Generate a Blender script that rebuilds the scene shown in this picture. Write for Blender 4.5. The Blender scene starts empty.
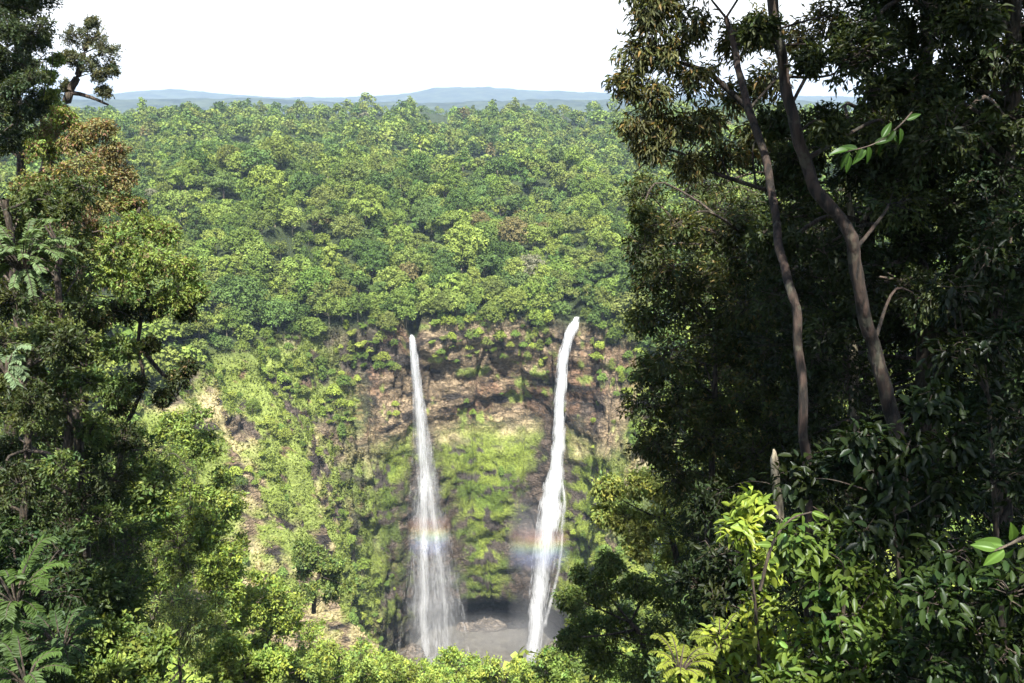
import bpy, math
import numpy as np
R = math.radians
# ------------------------------------------------------------------ camera, sky, sun, exposure
sc = bpy.context.scene
col = sc.collection
PITCH = 14.3
FPX = 900.0
cam_d = bpy.data.cameras.new('camera')
cam_d.sensor_width = 36; cam_d.lens = 36 * FPX / 1024
cam_d.clip_start = 0.1; cam_d.clip_end = 30000
cam = bpy.data.objects.new('camera', cam_d); col.objects.link(cam)
cam.location = (0, 0, 0); cam.rotation_euler = (R(90 - PITCH), 0, 0)
sc.camera = cam
SUN_EL, SUN_AZ = 58.0, 176.0          # azimuth clockwise from +Y: behind the viewer, a little to the right
sd = np.array([math.sin(R(SUN_AZ)) * math.cos(R(SUN_EL)), math.cos(R(SUN_AZ)) * math.cos(R(SUN_EL)), math.sin(R(SUN_EL))])
w = bpy.data.worlds.new('World'); sc.world = w; w.use_nodes = True
nt = w.node_tree; nt.nodes.clear()
def nn(t, ty, **k):
    n = t.nodes.new(ty)
    for a, b in k.items(): setattr(n, a, b)
    return n
wo = nn(nt, 'ShaderNodeOutputWorld'); bg = nn(nt, 'ShaderNodeBackground'); bg.inputs[1].default_value = 0.09
sky = nn(nt, 'ShaderNodeTexSky', sky_type='NISHITA', sun_disc=False)
sky.sun_elevation = R(SUN_EL); sky.sun_rotation = R(SUN_AZ)
sky.air_density = 1.0; sky.dust_density = 1.5
# thin white cloud, thickest towards the horizon
tc = nn(nt, 'ShaderNodeTexCoord'); sx = nn(nt, 'ShaderNodeSeparateXYZ')
nt.links.new(tc.outputs['Generated'], sx.inputs[0])
rp = nn(nt, 'ShaderNodeValToRGB'); rp.color_ramp.elements[0].position = 0.0; rp.color_ramp.elements[0].color = (1, 1, 1, 1)
rp.color_ramp.elements[1].position = 0.40; rp.color_ramp.elements[1].color = (0, 0, 0, 1)
e = rp.color_ramp.elements.new(0.13); e.color = (1, 1, 1, 1); e = rp.color_ramp.elements.new(0.24); e.color = (.25, .25, .25, 1)
nt.links.new(sx.outputs[2], rp.inputs[0])
cn = nn(nt, 'ShaderNodeTexNoise'); cn.inputs['Scale'].default_value = 3.2; cn.inputs['Detail'].default_value = 6
mp = nn(nt, 'ShaderNodeMapping'); mp.inputs['Scale'].default_value = (1, 1, 4)
nt.links.new(tc.outputs['Generated'], mp.inputs[0]); nt.links.new(mp.outputs[0], cn.inputs['Vector'])
cm = nn(nt, 'ShaderNodeMapRange'); cm.inputs[1].default_value = .35; cm.inputs[2].default_value = .65; cm.inputs[3].default_value = .93; cm.inputs[4].default_value = 1.0
nt.links.new(cn.outputs['Fac'], cm.inputs[0])
mu = nn(nt, 'ShaderNodeMath', operation='MULTIPLY'); nt.links.new(rp.outputs[0], mu.inputs[0]); nt.links.new(cm.outputs[0], mu.inputs[1])
mx = nn(nt, 'ShaderNodeMix', data_type='RGBA'); nt.links.new(mu.outputs[0], mx.inputs['Factor'])
nt.links.new(sky.outputs[0], mx.inputs['A']); mx.inputs['B'].default_value = (7.0, 7.0, 6.9, 1)
nt.links.new(mx.outputs['Result'], bg.inputs[0]); nt.links.new(bg.outputs[0], wo.inputs[0])
sl = bpy.data.lights.new('sun', 'SUN'); sl.energy = 5.0; sl.angle = R(0.5); sl.color = (1, .95, .86)
so = bpy.data.objects.new('sun', sl); col.objects.link(so); so.location = (0, 0, 300)
from mathutils import Vector
so.rotation_euler = Vector(sd).to_track_quat('Z', 'Y').to_euler()
vs = sc.view_settings
vs.view_transform = 'Standard'; vs.look = 'None'; vs.gamma = 1; vs.use_curve_mapping = False; vs.exposure = 1.5
cy = sc.cycles
cy.max_bounces = 5; cy.diffuse_bounces = 3; cy.glossy_bounces = 1; cy.transmission_bounces = 3; cy.volume_bounces = 0
cy.transparent_max_bounces = 24; cy.use_denoising = True; cy.sample_clamp_indirect = 6
cy.use_adaptive_sampling = True; cy.adaptive_threshold = 0.02; cy.caustics_reflective = False; cy.caustics_refractive = False

# ------------------------------------------------------------------ helpers
rng = np.random.default_rng(7)
A_ = np.array
CP, SP = math.cos(R(PITCH)), math.sin(R(PITCH))
def at(px, py, D):                   # the point seen at that place, D metres out along the ground
    d = A_([(px - 512) / FPX, CP - (py - 341.5) / FPX * SP, -SP - (py - 341.5) / FPX * CP])
    return d * (D / d[1])
def scale_at(px, py, D):             # metres per pixel there
    return np.dot(at(px, py, D), A_([0, CP, -SP])) / FPX
def project(P):
    P = np.asarray(P); dep = P[..., 1] * CP - P[..., 2] * SP
    up = P[..., 1] * SP + P[..., 2] * CP
    return 512 + FPX * P[..., 0] / dep, 341.5 - FPX * up / dep, dep
def norm(v): return v / np.maximum(np.linalg.norm(v, axis=-1, keepdims=True), 1e-9)
def hsh(ix, iy, iz, seed):
    n = (ix.astype(np.int64) * 374761393 + iy.astype(np.int64) * 668265263 + iz.astype(np.int64) * 2147483647 + seed * 1274126177) & 0xffffffff
    n = ((n ^ (n >> 13)) * 1274126177) & 0xffffffff
    n = ((n ^ (n >> 16)) * 2246822519) & 0xffffffff
    return ((n ^ (n >> 15)) & 0xffffff) / float(0xffffff)
def vnoise(P, seed=0):
    P = np.asarray(P, float); F = np.floor(P); f = P - F; f = f * f * (3 - 2 * f); F = F.astype(np.int64)
    o = 0
    for i in (0, 1):
        for j in (0, 1):
            for k in (0, 1):
                wt = (f[..., 0] if i else 1 - f[..., 0]) * (f[..., 1] if j else 1 - f[..., 1]) * (f[..., 2] if k else 1 - f[..., 2])
                o = o + wt * hsh(F[..., 0] + i, F[..., 1] + j, F[..., 2] + k, seed)
    return o
def fbm(P, octv=4, seed=0, gain=.5):
    o = 0; a = 1; s = 0
    for i in range(octv):
        o = o + a * vnoise(np.asarray(P) * 2.03 ** i + i * 17.3, seed + i); s += a; a *= gain
    return o / s
def sm(x, a, b):
    t = np.clip((x - a) / (b - a), 0, 1); return t * t * (3 - 2 * t)
def tag(o, label=None, cat=None, group=None, kind=None):
    if label: o['label'] = label
    if cat: o['category'] = cat
    if group: o['group'] = group
    if kind: o['kind'] = kind
    return o
def mesh(name, V, F, mat, colr=None, smooth=False, mats=None, midx=None):
    """F: int array (n,3) or (n,4) or list of such"""
    me = bpy.data.meshes.new(name)
    Fs = F if isinstance(F, list) else [F]
    V = np.asarray(V, np.float32)
    me.vertices.add(len(V)); me.vertices.foreach_set('co', V.ravel())
    loops = np.concatenate([f.ravel() for f in Fs]).astype(np.int32)
    tot = np.concatenate([np.full(len(f), f.shape[1], np.int32) for f in Fs])
    st = np.concatenate([[0], np.cumsum(tot)[:-1]]).astype(np.int32)
    me.loops.add(len(loops)); me.loops.foreach_set('vertex_index', loops)
    me.polygons.add(len(tot)); me.polygons.foreach_set('loop_start', st); me.polygons.foreach_set('loop_total', tot)
    for m in (mats or [mat]): me.materials.append(m)
    if midx is not None: me.polygons.foreach_set('material_index', np.asarray(midx, np.int32))
    if smooth: me.polygons.foreach_set('use_smooth', np.ones(len(tot), bool))
    if colr is not None:
        a = me.color_attributes.new('col', 'FLOAT_COLOR', 'POINT')
        c = np.ones((len(V), 4), np.float32); c[:, :np.shape(colr)[1]] = colr; a.data.foreach_set('color', c.ravel())
    me.update(calc_edges=True)
    return me
def link(name, data, parent=None, color=None, loc=None, rz=0, s=1):
    o = bpy.data.objects.new(name, data); col.objects.link(o)
    if parent is not None: o.parent = parent
    if color is not None: o.color = (*color, 1)
    if loc is not None: o.location = loc; o.rotation_euler = (0, 0, rz); o.scale = (s, s, s) if np.isscalar(s) else s
    return o
class MB:
    def __init__(s): s.V = []; s.F3 = []; s.F4 = []; s.C = []; s.n = 0
    def add(s, V, F, C=None):
        V = np.asarray(V).reshape(-1, 3)
        (s.F3 if F.shape[1] == 3 else s.F4).append(F + s.n); s.V.append(V); s.n += len(V)
        if C is not None: s.C.append(np.broadcast_to(C, (len(V), 3)))
    def mesh(s, name, mat, smooth=False):
        Fs = [np.concatenate(f) for f in (s.F3, s.F4) if f]
        return mesh(name, np.concatenate(s.V), Fs, mat, np.concatenate(s.C) if s.C else None, smooth)

# ------------------------------------------------------------------ materials
def newmat(name):
    m = bpy.data.materials.new(name); m.use_nodes = True; m.node_tree.nodes.clear(); return m, m.node_tree
def leaf_mat(name, trans=.35, gloss=.06, rough=.45):
    m, t = newmat(name); L = t.links.new
    at_ = nn(t, 'ShaderNodeAttribute', attribute_name='col'); oi = nn(t, 'ShaderNodeObjectInfo')
    mu = nn(t, 'ShaderNodeMix', data_type='RGBA', blend_type='MULTIPLY'); mu.inputs['Factor'].default_value = 1
    L(at_.outputs['Color'], mu.inputs['A']); L(oi.outputs['Color'], mu.inputs['B'])
    d = nn(t, 'ShaderNodeBsdfDiffuse'); tr = nn(t, 'ShaderNodeBsdfTranslucent'); L(mu.outputs['Result'], d.inputs[0])
    hs = nn(t, 'ShaderNodeMix', data_type='RGBA', blend_type='MULTIPLY'); hs.inputs['Factor'].default_value = 1
    L(mu.outputs['Result'], hs.inputs['A']); hs.inputs['B'].default_value = (1.25, 1.2, .55, 1); L(hs.outputs['Result'], tr.inputs[0])
    m1 = nn(t, 'ShaderNodeMixShader'); m1.inputs[0].default_value = trans; L(d.outputs[0], m1.inputs[1]); L(tr.outputs[0], m1.inputs[2])
    out = nn(t, 'ShaderNodeOutputMaterial')
    if gloss:
        g = nn(t, 'ShaderNodeBsdfGlossy'); g.inputs['Roughness'].default_value = rough; g.inputs[0].default_value = (.9, .95, 1, 1)
        m2 = nn(t, 'ShaderNodeMixShader'); m2.inputs[0].default_value = gloss; L(m1.outputs[0], m2.inputs[1]); L(g.outputs[0], m2.inputs[2]); L(m2.outputs[0], out.inputs[0])
    else: L(m1.outputs[0], out.inputs[0])
    return m
M_FAR = leaf_mat('far_foliage', .16, 0)
M_LEAF = leaf_mat('leaf', .35, .014, .5)
M_WAXY = leaf_mat('waxy_leaf', .35, .014, .4)
M_GRASS = leaf_mat('grass_blade', .4, 0)
def bark_mat(name, c1, c2, sc_=6):
    m, t = newmat(name); L = t.links.new
    tc = nn(t, 'ShaderNodeTexCoord'); mp = nn(t, 'ShaderNodeMapping'); mp.inputs['Scale'].default_value = (1, 1, .22); L(tc.outputs['Object'], mp.inputs[0])
    n = nn(t, 'ShaderNodeTexNoise'); n.inputs['Scale'].default_value = sc_ * 3; n.inputs['Detail'].default_value = 8; L(mp.outputs[0], n.inputs['Vector'])
    n2 = nn(t, 'ShaderNodeTexNoise'); n2.inputs['Scale'].default_value = sc_ * .5; n2.inputs['Detail'].default_value = 4; L(tc.outputs['Object'], n2.inputs['Vector'])
    r = nn(t, 'ShaderNodeValToRGB'); r.color_ramp.elements[0].position = .42; r.color_ramp.elements[1].position = .58
    r.color_ramp.elements[0].color = (*c1, 1); r.color_ramp.elements[1].color = (*c2, 1); L(n.outputs['Fac'], r.inputs[0])
    mx = nn(t, 'ShaderNodeMix', data_type='RGBA', blend_type='MULTIPLY'); mx.inputs['Factor'].default_value = .8
    r2 = nn(t, 'ShaderNodeValToRGB'); r2.color_ramp.elements[0].position = .35; r2.color_ramp.elements[1].position = .6; r2.color_ramp.elements[0].color = (.35, .42, .3, 1)
    L(n2.outputs['Fac'], r2.inputs[0]); L(r.outputs[0], mx.inputs['A']); L(r2.outputs[0], mx.inputs['B'])
    n3 = nn(t, 'ShaderNodeTexNoise'); n3.inputs['Scale'].default_value = sc_ * 1.4; n3.inputs['Detail'].default_value = 5; L(tc.outputs['Object'], n3.inputs['Vector'])
    lr = nn(t, 'ShaderNodeMapRange'); lr.inputs[1].default_value = .56; lr.inputs[2].default_value = .62; L(n3.outputs['Fac'], lr.inputs[0])
    lm = nn(t, 'ShaderNodeMix', data_type='RGBA'); lk = nn(t, 'ShaderNodeMath', operation='MULTIPLY'); lk.inputs[1].default_value = .18; L(lr.outputs[0], lk.inputs[0]); L(lk.outputs[0], lm.inputs['Factor'])
    L(mx.outputs['Result'], lm.inputs['A']); lm.inputs['B'].default_value = (.13, .14, .095, 1)
    p = nn(t, 'ShaderNodeBsdfPrincipled'); p.inputs['Roughness'].default_value = .9; L(lm.outputs['Result'], p.inputs['Base Color'])
    b = nn(t, 'ShaderNodeBump'); b.inputs['Strength'].default_value = 1; b.inputs['Distance'].default_value = .09; L(n.outputs['Fac'], b.inputs['Height']); L(b.outputs[0], p.inputs['Normal'])
    o = nn(t, 'ShaderNodeOutputMaterial'); L(p.outputs[0], o.inputs[0]); return m
M_BARK = bark_mat('brown_bark', (.03, .022, .017), (.11, .08, .06))
M_RED = bark_mat('reddish_bark', (.010, .007, .005), (.055, .035, .026), 3.2)
M_PALE = bark_mat('pale_bark', (.16, .13, .09), (.42, .36, .26))
m, t = newmat('ground_cover'); L = t.links.new; M_GROUND = m
a_ = nn(t, 'ShaderNodeAttribute', attribute_name='col'); tcx = nn(t, 'ShaderNodeTexCoord')
n = nn(t, 'ShaderNodeTexNoise'); n.inputs['Scale'].default_value = 1.1; n.inputs['Detail'].default_value = 9; n.inputs['Roughness'].default_value = .65; L(tcx.outputs['Object'], n.inputs['Vector'])
mr = nn(t, 'ShaderNodeMapRange'); mr.inputs[1].default_value = .3; mr.inputs[2].default_value = .7; mr.inputs[3].default_value = .45; mr.inputs[4].default_value = 1.5; L(n.outputs['Fac'], mr.inputs[0])
mpv = nn(t, 'ShaderNodeMapping'); mpv.inputs['Scale'].default_value = (1, 1, 2.1); L(tcx.outputs['Object'], mpv.inputs[0])
wn = nn(t, 'ShaderNodeTexNoise'); wn.inputs['Scale'].default_value = .35; wn.inputs['Detail'].default_value = 9; L(mpv.outputs[0], wn.inputs['Vector'])
wa = nn(t, 'ShaderNodeVectorMath', operation='MULTIPLY_ADD'); wa.inputs[1].default_value = (9, 9, 9); L(wn.outputs['Color'], wa.inputs[0]); L(mpv.outputs[0], wa.inputs[2])
vo = nn(t, 'ShaderNodeTexVoronoi', feature='DISTANCE_TO_EDGE'); vo.inputs['Scale'].default_value = .27; L(wa.outputs[0], vo.inputs['Vector'])
vo2 = nn(t, 'ShaderNodeTexVoronoi'); vo2.inputs['Scale'].default_value = .27; L(wa.outputs[0], vo2.inputs['Vector'])
ck = nn(t, 'ShaderNodeMapRange'); ck.inputs[1].default_value = 0; ck.inputs[2].default_value = .14; ck.inputs[3].default_value = .62; ck.inputs[4].default_value = 1.1; L(vo.outputs['Distance'], ck.inputs[0])
sv = nn(t, 'ShaderNodeSeparateColor'); L(vo2.outputs['Color'], sv.inputs[0])
bl = nn(t, 'ShaderNodeMapRange'); bl.inputs[3].default_value = .7; bl.inputs[4].default_value = 1.3; L(sv.outputs[0], bl.inputs[0])
cb = nn(t, 'ShaderNodeMath', operation='MULTIPLY'); L(ck.outputs[0], cb.inputs[0]); L(bl.outputs[0], cb.inputs[1])
am = nn(t, 'ShaderNodeMix'); L(a_.outputs['Alpha'], am.inputs[0]); am.inputs[2].default_value = 1; L(cb.outputs[0], am.inputs[3])
fm = nn(t, 'ShaderNodeMath', operation='MULTIPLY'); L(am.outputs[0], fm.inputs[0]); L(mr.outputs[0], fm.inputs[1])
vm = nn(t, 'ShaderNodeVectorMath', operation='SCALE'); L(a_.outputs['Color'], vm.inputs[0]); L(fm.outputs[0], vm.inputs['Scale'])
p = nn(t, 'ShaderNodeBsdfPrincipled'); p.inputs['Roughness'].default_value = .85; p.inputs['Specular IOR Level'].default_value = .25; L(vm.outputs[0], p.inputs['Base Color'])
b = nn(t, 'ShaderNodeBump'); b.inputs['Strength'].default_value = 1; b.inputs['Distance'].default_value = .9; hb = nn(t, 'ShaderNodeMath', operation='MULTIPLY_ADD'); L(am.outputs[0], hb.inputs[0]); hb.inputs[1].default_value = .8; L(n.outputs['Fac'], hb.inputs[2]); L(hb.outputs[0], b.inputs['Height']); L(b.outputs[0], p.inputs['Normal'])
o = nn(t, 'ShaderNodeOutputMaterial'); L(p.outputs[0], o.inputs[0])

# ------------------------------------------------------------------ the gorge: one polar sheet of ground
GX, GY = -8.0, 230.0
PROF = {   # angle: 13 (radius, height) control points, from the pool outwards
 0:   [(0,-199),(28,-197),(36,-180),(42,-170),(50,-155),(60,-138),(72,-116),(88,-92),(120,-75),(180,-50),(300,-30),(1500,-30),(14000,-60)],
 35:  [(0,-199),(30,-197),(33,-182),(36,-168),(41,-150),(50,-126),(60,-108),(78,-86),(110,-68),(180,-52),(300,-38),(1300,-30),(14000,-60)],
 50:  [(0,-199),(48,-197),(48,-184),(46,-172),(50,-150),(57,-126),(70,-108),(78,-76),(112,-62),(180,-50),(300,-38),(1100,-22),(14000,-60)],
 62:  [(0,-199),(75,-197),(73,-186),(66,-176),(68,-148),(74,-116),(77,-98),(77,-71),(112,-62),(180,-50),(310,-38),(650,-7),(14000,-60)],
 80:  [(0,-199),(94,-197),(92,-185),(74,-177),(75,-148),(81,-113),(80,-95),(76,-69),(112,-61),(180,-49),(310,-40),(640,-7),(14000,-60)],
 100: [(0,-199),(92,-197),(90,-186),(74,-177),(76,-148),(81,-113),(80,-95),(76,-69),(112,-60),(180,-48),(310,-39),(640,-8),(14000,-60)],
 115: [(0,-199),(75,-197),(72,-187),(68,-175),(70,-148),(74,-116),(76,-98),(77,-70),(112,-58),(180,-47),(310,-35),(640,-9),(14000,-60)],
 135: [(0,-199),(55,-197),(58,-182),(61,-168),(65,-140),(69,-118),(74,-95),(81,-70),(114,-58),(180,-45),(310,-34),(640,-9),(14000,-60)],
 160: [(0,-199),(35,-197),(40,-182),(46,-164),(52,-142),(60,-120),(70,-95),(85,-70),(118,-56),(180,-44),(310,-33),(640,-10),(14000,-60)],
 180: [(0,-199),(22,-197),(27,-180),(34,-160),(43,-140),(54,-118),(67,-95),(87,-70),(120,-54),(180,-42),(300,-28),(640,-5),(14000,-60)],
 205: [(0,-199),(26,-197),(33,-180),(42,-160),(53,-140),(66,-120),(82,-98),(104,-78),(140,-62),(190,-48),(290,-26),(640,5),(14000,-60)],
 230: [(0,-199),(32,-197),(44,-180),(58,-160),(72,-140),(88,-120),(106,-98),(132,-80),(165,-62),(205,-42),(260,-22),(500,10),(14000,-60)],
 255: [(0,-199),(40,-197),(55,-180),(70,-160),(85,-137),(100,-114),(116,-92),(140,-72),(168,-51),(197,-29),(231,-9),(400,8),(14000,-60)],
 270: [(0,-199),(44,-197),(60,-180),(75,-160),(90,-137),(104,-108),(116,-90),(136,-72),(166,-48),(198,-25),(228.6,-2.0),(420,8),(14000,-60)],
 285: [(0,-199),(40,-197),(55,-180),(70,-160),(85,-135),(100,-108),(115,-86),(140,-62),(168,-41),(197,-22),(233,-3),(420,12),(14000,-60)],
 310: [(0,-199),(30,-197),(50,-180),(68,-160),(86,-137),(105,-115),(128,-92),(155,-70),(185,-48),(220,-28),(262,-8),(460,10),(14000,-60)],
 335: [(0,-199),(28,-197),(42,-180),(54,-162),(68,-142),(84,-120),(104,-98),(128,-78),(160,-60),(210,-42),(290,-22),(700,-6),(14000,-60)],
}
ang = sorted(PROF); A0 = A_(ang + [360 + ang[0]], float); PR = A_([PROF[a] for a in ang] + [PROF[ang[0]]], float)
phis = np.concatenate([np.arange(20, 215, .36), np.arange(215, 380, .8)])
def prof_at(ph):
    ph = np.mod(ph, 360.0); i = np.clip(np.searchsorted(A0, ph, side='right') - 1, 0, len(ang) - 1)
    f = (ph - A0[i]) / (A0[i + 1] - A0[i]); f = f * f * (3 - 2 * f) * .6 + f * .4
    return PR[i] * (1 - f)[..., None, None] + PR[i + 1] * f[..., None, None]
seg = [12, 16, 16, 36, 42, 26, 34, 30, 30, 40, 70, 40]
ts = np.concatenate([np.linspace(i, i + 1, s, endpoint=False) for i, s in enumerate(seg)] + [[12.0]])
def catm(P, t, paired=False):     # P (...,13,2), t in 0..12 -> (...,2) softened polyline
    i = np.clip(np.floor(t).astype(int), 0, 11); f = (t - i)[..., None]
    if paired:
        k = np.arange(len(t)); g = lambda j: P[k, np.clip(j, 0, 12)]
    else: g = lambda j: P[:, np.clip(j, 0, 12)]
    p0, p1, p2, p3 = g(i - 1), g(i), g(i + 1), g(i + 2)
    lin = p1 * (1 - f) + p2 * f
    c = .5 * (2 * p1 + (p2 - p0) * f + (2 * p0 - 5 * p1 + 4 * p2 - p3) * f * f + (3 * p1 - p0 - 3 * p2 + p3) * f ** 3)
    wgt = np.where((i >= 8) | (i <= 0), 0.0, .5)[..., None]
    return lin * (1 - wgt) + c * wgt
def ground(ph, t):
    """ph, t same-shaped 1-D arrays -> points on the ground with all of its relief"""
    rz = catm(prof_at(ph), t, True); a = np.radians(ph)
    return relief(np.stack([GX + rz[:, 0] * np.cos(a), GY + rz[:, 0] * np.sin(a), rz[:, 1]], 1), a, rz[:, 0], t)
def relief(P, a, r, t):
    z = P[:, 2]
    cl = sm(t, 1.0, 2.0) * (1 - sm(t, 6.6, 7.6))                       # the walls of the gorge
    far = np.mod(np.degrees(a), 360); rocky = sm(far, 30, 60) * (1 - sm(far, 165, 200))
    big = fbm(P / 26, 3, 3) - .5; med = fbm(P / A_([8, 8, 6]), 4, 11) - .5
    st = fbm(np.stack([P[:, 0] / 14, P[:, 1] / 14, z / 3.2], 1), 4, 23) - .5
    rid = 1 - np.abs(2 * fbm(P / A_([5, 5, 9]), 4, 31) - 1)
    out = cl * (big * 12 + med * (6 - 1.5 * rocky) + st * 1.9 * rocky + (rid - .7) * 2.4 * rocky)
    lw_ = sm(far, 132, 150) * (1 - sm(far, 225, 250)); rg = 1 - np.abs(2 * fbm(np.stack([a * 4.2, a * 0, z / 120], 1), 2, 43) - 1)
    out += cl * lw_ * ((.72 - rg) * 22 - (1 - np.abs(2 * fbm(P / A_([13, 13, 22]), 3, 47) - 1) - .7) * 6)
    gul = np.abs(fbm(np.stack([np.cos(a) * 9, np.sin(a) * 9, z / 60], 1), 3, 41) - .5)
    out += cl * (1 - sm(gul, 0, .05)) * 1.8 * rocky                      # gullies
    near = 1 - sm(np.hypot(P[:, 0], P[:, 1]), 6, 60)
    hill = sm(t, 6.8, 8) * (1 - near)
    P = P + np.stack([np.cos(a) * out, np.sin(a) * out, cl * med * 2], 1)
    damp = 1 - sm(r, 900, 2500)
    P[:, 2] += hill * damp * ((fbm(P / 75, 3, 51) - .5) * 34 * sm(t, 7.3, 9) * (1 - .6 * sm(t, 10, 11)) + (fbm(P / 22, 3, 53) - .5) * 6)
    for fx, wd_ in ((21.0, 3.0), (-34.2, 2.2)):
        nt_ = np.exp(-((P[:, 0] - fx) / wd_) ** 4) * sm(P[:, 1], 292, 298) * (1 - sm(P[:, 1], 345, 370)); P[:, 2] = np.where(t > 5.6, P[:, 2] * (1 - nt_) + nt_ * np.minimum(P[:, 2], (-70.6 if fx > 0 else -75.6) + .06 * (P[:, 1] - 305)), P[:, 2])
    # the side valley that runs up behind the right-hand fall
    P[:, 2] += sm(t, 7.4, 8.6) * (1 - .55 * sm(t, 9.6, 10.2)) * damp * (1 - near) * (1 - np.abs(2 * fbm(np.stack([P[:, 0] / 62, P[:, 1] / 200, 0 * z], 1), 2, 57) - 1) - .72) * 66
    vx = 60 + (P[:, 1] - 320) * .20; P[:, 2] -= 16 * np.exp(-((P[:, 0] - vx) / (20 + (P[:, 1] - 300) * .05)) ** 2) * sm(P[:, 1], 330, 420) * (1 - sm(P[:, 1], 560, 760))
    P[:, 2] += near * (fbm(P / 5, 3, 61) - .5) * .8 * (1 - sm(t, 11, 12))
    return P
nphi, ntt = len(phis), len(ts)
PH, TT = np.meshgrid(phis, ts, indexing='ij')
rz = catm(prof_at(phis), ts); rz = rz.reshape(nphi, ntt, 2)
aa = np.radians(PH).ravel()
P = np.stack([GX + rz[..., 0].ravel() * np.cos(aa), GY + rz[..., 0].ravel() * np.sin(aa), rz[..., 1].ravel()], 1)
P = relief(P, aa, rz[..., 0].ravel(), TT.ravel())
G = P.reshape(nphi, ntt, 3)
du = np.roll(G, -1, 0) - np.roll(G, 1, 0); dv = np.zeros_like(G); dv[:, 1:-1] = G[:, 2:] - G[:, :-2]; dv[:, 0] = G[:, 1] - G[:, 0]; dv[:, -1] = G[:, -1] - G[:, -2]
NRM = norm(np.cross(dv, du)); 
NRM *= np.sign(np.sum(NRM * np.stack([-np.cos(aa), -np.sin(aa), np.full_like(aa, .8)], 1).reshape(G.shape), -1, keepdims=True) + 1e-6)
FALL_L = [( -34.0, 303.5, -70.5), (10.0, 303, -70)]
def cover(P, N, deg, t):
    """ground colours (real colours, no light in them) and the share of bare rock"""
    X, Y, Z = P[:, 0], P[:, 1], P[:, 2]; n = len(P)
    steep = 1 - N[:, 2]
    wall = sm(t, 1.2, 1.8) * (1 - sm(t, 6.75, 7.15))
    far = np.mod(deg, 360); cliff = sm(far, 38, 55) * (1 - sm(far, 122, 150)); left = sm(far, 120, 140) * (1 - sm(far, 235, 262))
    n1 = fbm(P / 9, 4, 71); n2 = fbm(P / 3, 4, 73); n3 = fbm(P / 20, 3, 75); n4 = fbm(P / A_([7, 7, 1.6]), 4, 77); n5 = fbm(P / 1.5, 3, 79)
    forest = A_([.035, .05, .018]); grass = A_([.20, .25, .062]); dry = A_([.40, .35, .19]); moss = A_([.155, .20, .032]); brown = A_([.175, .108, .068]); grey = A_([.085, .068, .055]); dark = A_([.035, .03, .026])
    def mixc(a, b, f): return a * (1 - f[:, None]) + b * f[:, None]
    c = np.broadcast_to(forest, (n, 3)).copy() * (0.7 + .6 * n2)[:, None]
    # grassy and rocky wall
    rock = mixc(brown, grey, sm(n1, .42, .6)); rock = mixc(rock, A_([.25, .19, .12]), sm(n3 + .3 * n5, .55, .75)); rock = mixc(rock, dark, sm(n4, .55, .63)); rock = mixc(rock, dark * 1.4, (1 - sm(np.abs(fbm(np.stack([X / 34, Y / 34, Z / 6.5], 1), 3, 201) - .5), .0, .03)) * .75)
    gr = mixc(grass, dry, sm(n1 * .6 + n3 * .5, .53, .64)); gr = mixc(gr, moss * 1.15, sm(n2, .5, .62) * .5)
    rk = np.clip(cliff * sm(Z, -118 + (n3[:].mean() - .5), -106) * sm(n2 * .5 + n1 * .5, .33, .41) + (1 - cliff) * sm(n1 * .5 + n2 * .5, .515, .56), 0, 1)
    low = cliff * (1 - sm(Z + 24 * (n3 - .5), -120, -108))             # the mossy lower half of the cliff
    mo = mixc(moss, A_([.09, .135, .02]), sm(n1, .45, .58)); mo = mixc(mo, dark * 1.6, sm(n2 * .5 + n4 * .5, .535, .58)); 
    w_ = mixc(gr, rock, rk); w_ = mixc(w_, mo, low)
    # wet black rock behind the falling water and in the hollow by the pool
    xr = 20.5 - 13 * sm(-Z, 75, 190); xl = -34 + 4 * sm(-Z, 75, 190)
    wet = np.maximum(np.exp(-((X - xr + 2.5) / (3.2 + 6 * sm(-Z, 100, 150))) ** 2), np.exp(-((X - xl - 1) / (2.2 + 9 * sm(-Z, 100, 150))) ** 2) * .95) * sm(Y, 270, 285)
    wet = np.clip(wet * (1.5 + (n2 - .5) * 3.5) * (1 - .35 * sm(Z, -110, -90)), 0, 1); wet = np.maximum(wet, sm(-Z, 172 + 14 * (n2 - .5), 184) * cliff * .9)
    wetc = mixc(dark, A_([.085, .065, .05]), sm(n2, .45, .6))
    w_ = mixc(w_, wetc, wet)
    slope_l = mixc(gr, rock, sm(n1 * .5 + n2 * .5, .53, .57)); w_ = mixc(w_, slope_l, left * (1 - wet))
    c = mixc(c, w_, wall * np.maximum(cliff, np.maximum(left, sm(far, 20, 45) * (1 - sm(far, 55, 70)))))
    # pool margin
    c = mixc(c, A_([.10, .08, .06]), (1 - sm(t, 1.1, 1.6)))
    bare = wall * np.clip(np.maximum(rk * (1 - low) * (1 - left), np.maximum(wet, left * sm(n1 * .5 + n2 * .5, .53, .57))), 0, 1)
    return c, bare, low * wall, wet * wall
C, BARE, LOW, WET = cover(G.reshape(-1, 3), NRM.reshape(-1, 3), PH.ravel(), TT.ravel())
idx = np.arange(nphi * ntt).reshape(nphi, ntt)
i0 = idx; i1 = np.roll(idx, -1, 0)
F = np.stack([i0[:, :-1], i1[:, :-1], i1[:, 1:], i0[:, 1:]], -1).reshape(-1, 4)
g = link('ground', mesh('ground', G.reshape(-1, 3), F, M_GROUND, np.concatenate([C, BARE[:, None]], 1), True)); tag(g, 'steep forested gorge with bare cliff walls', 'terrain', kind='structure')

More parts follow.
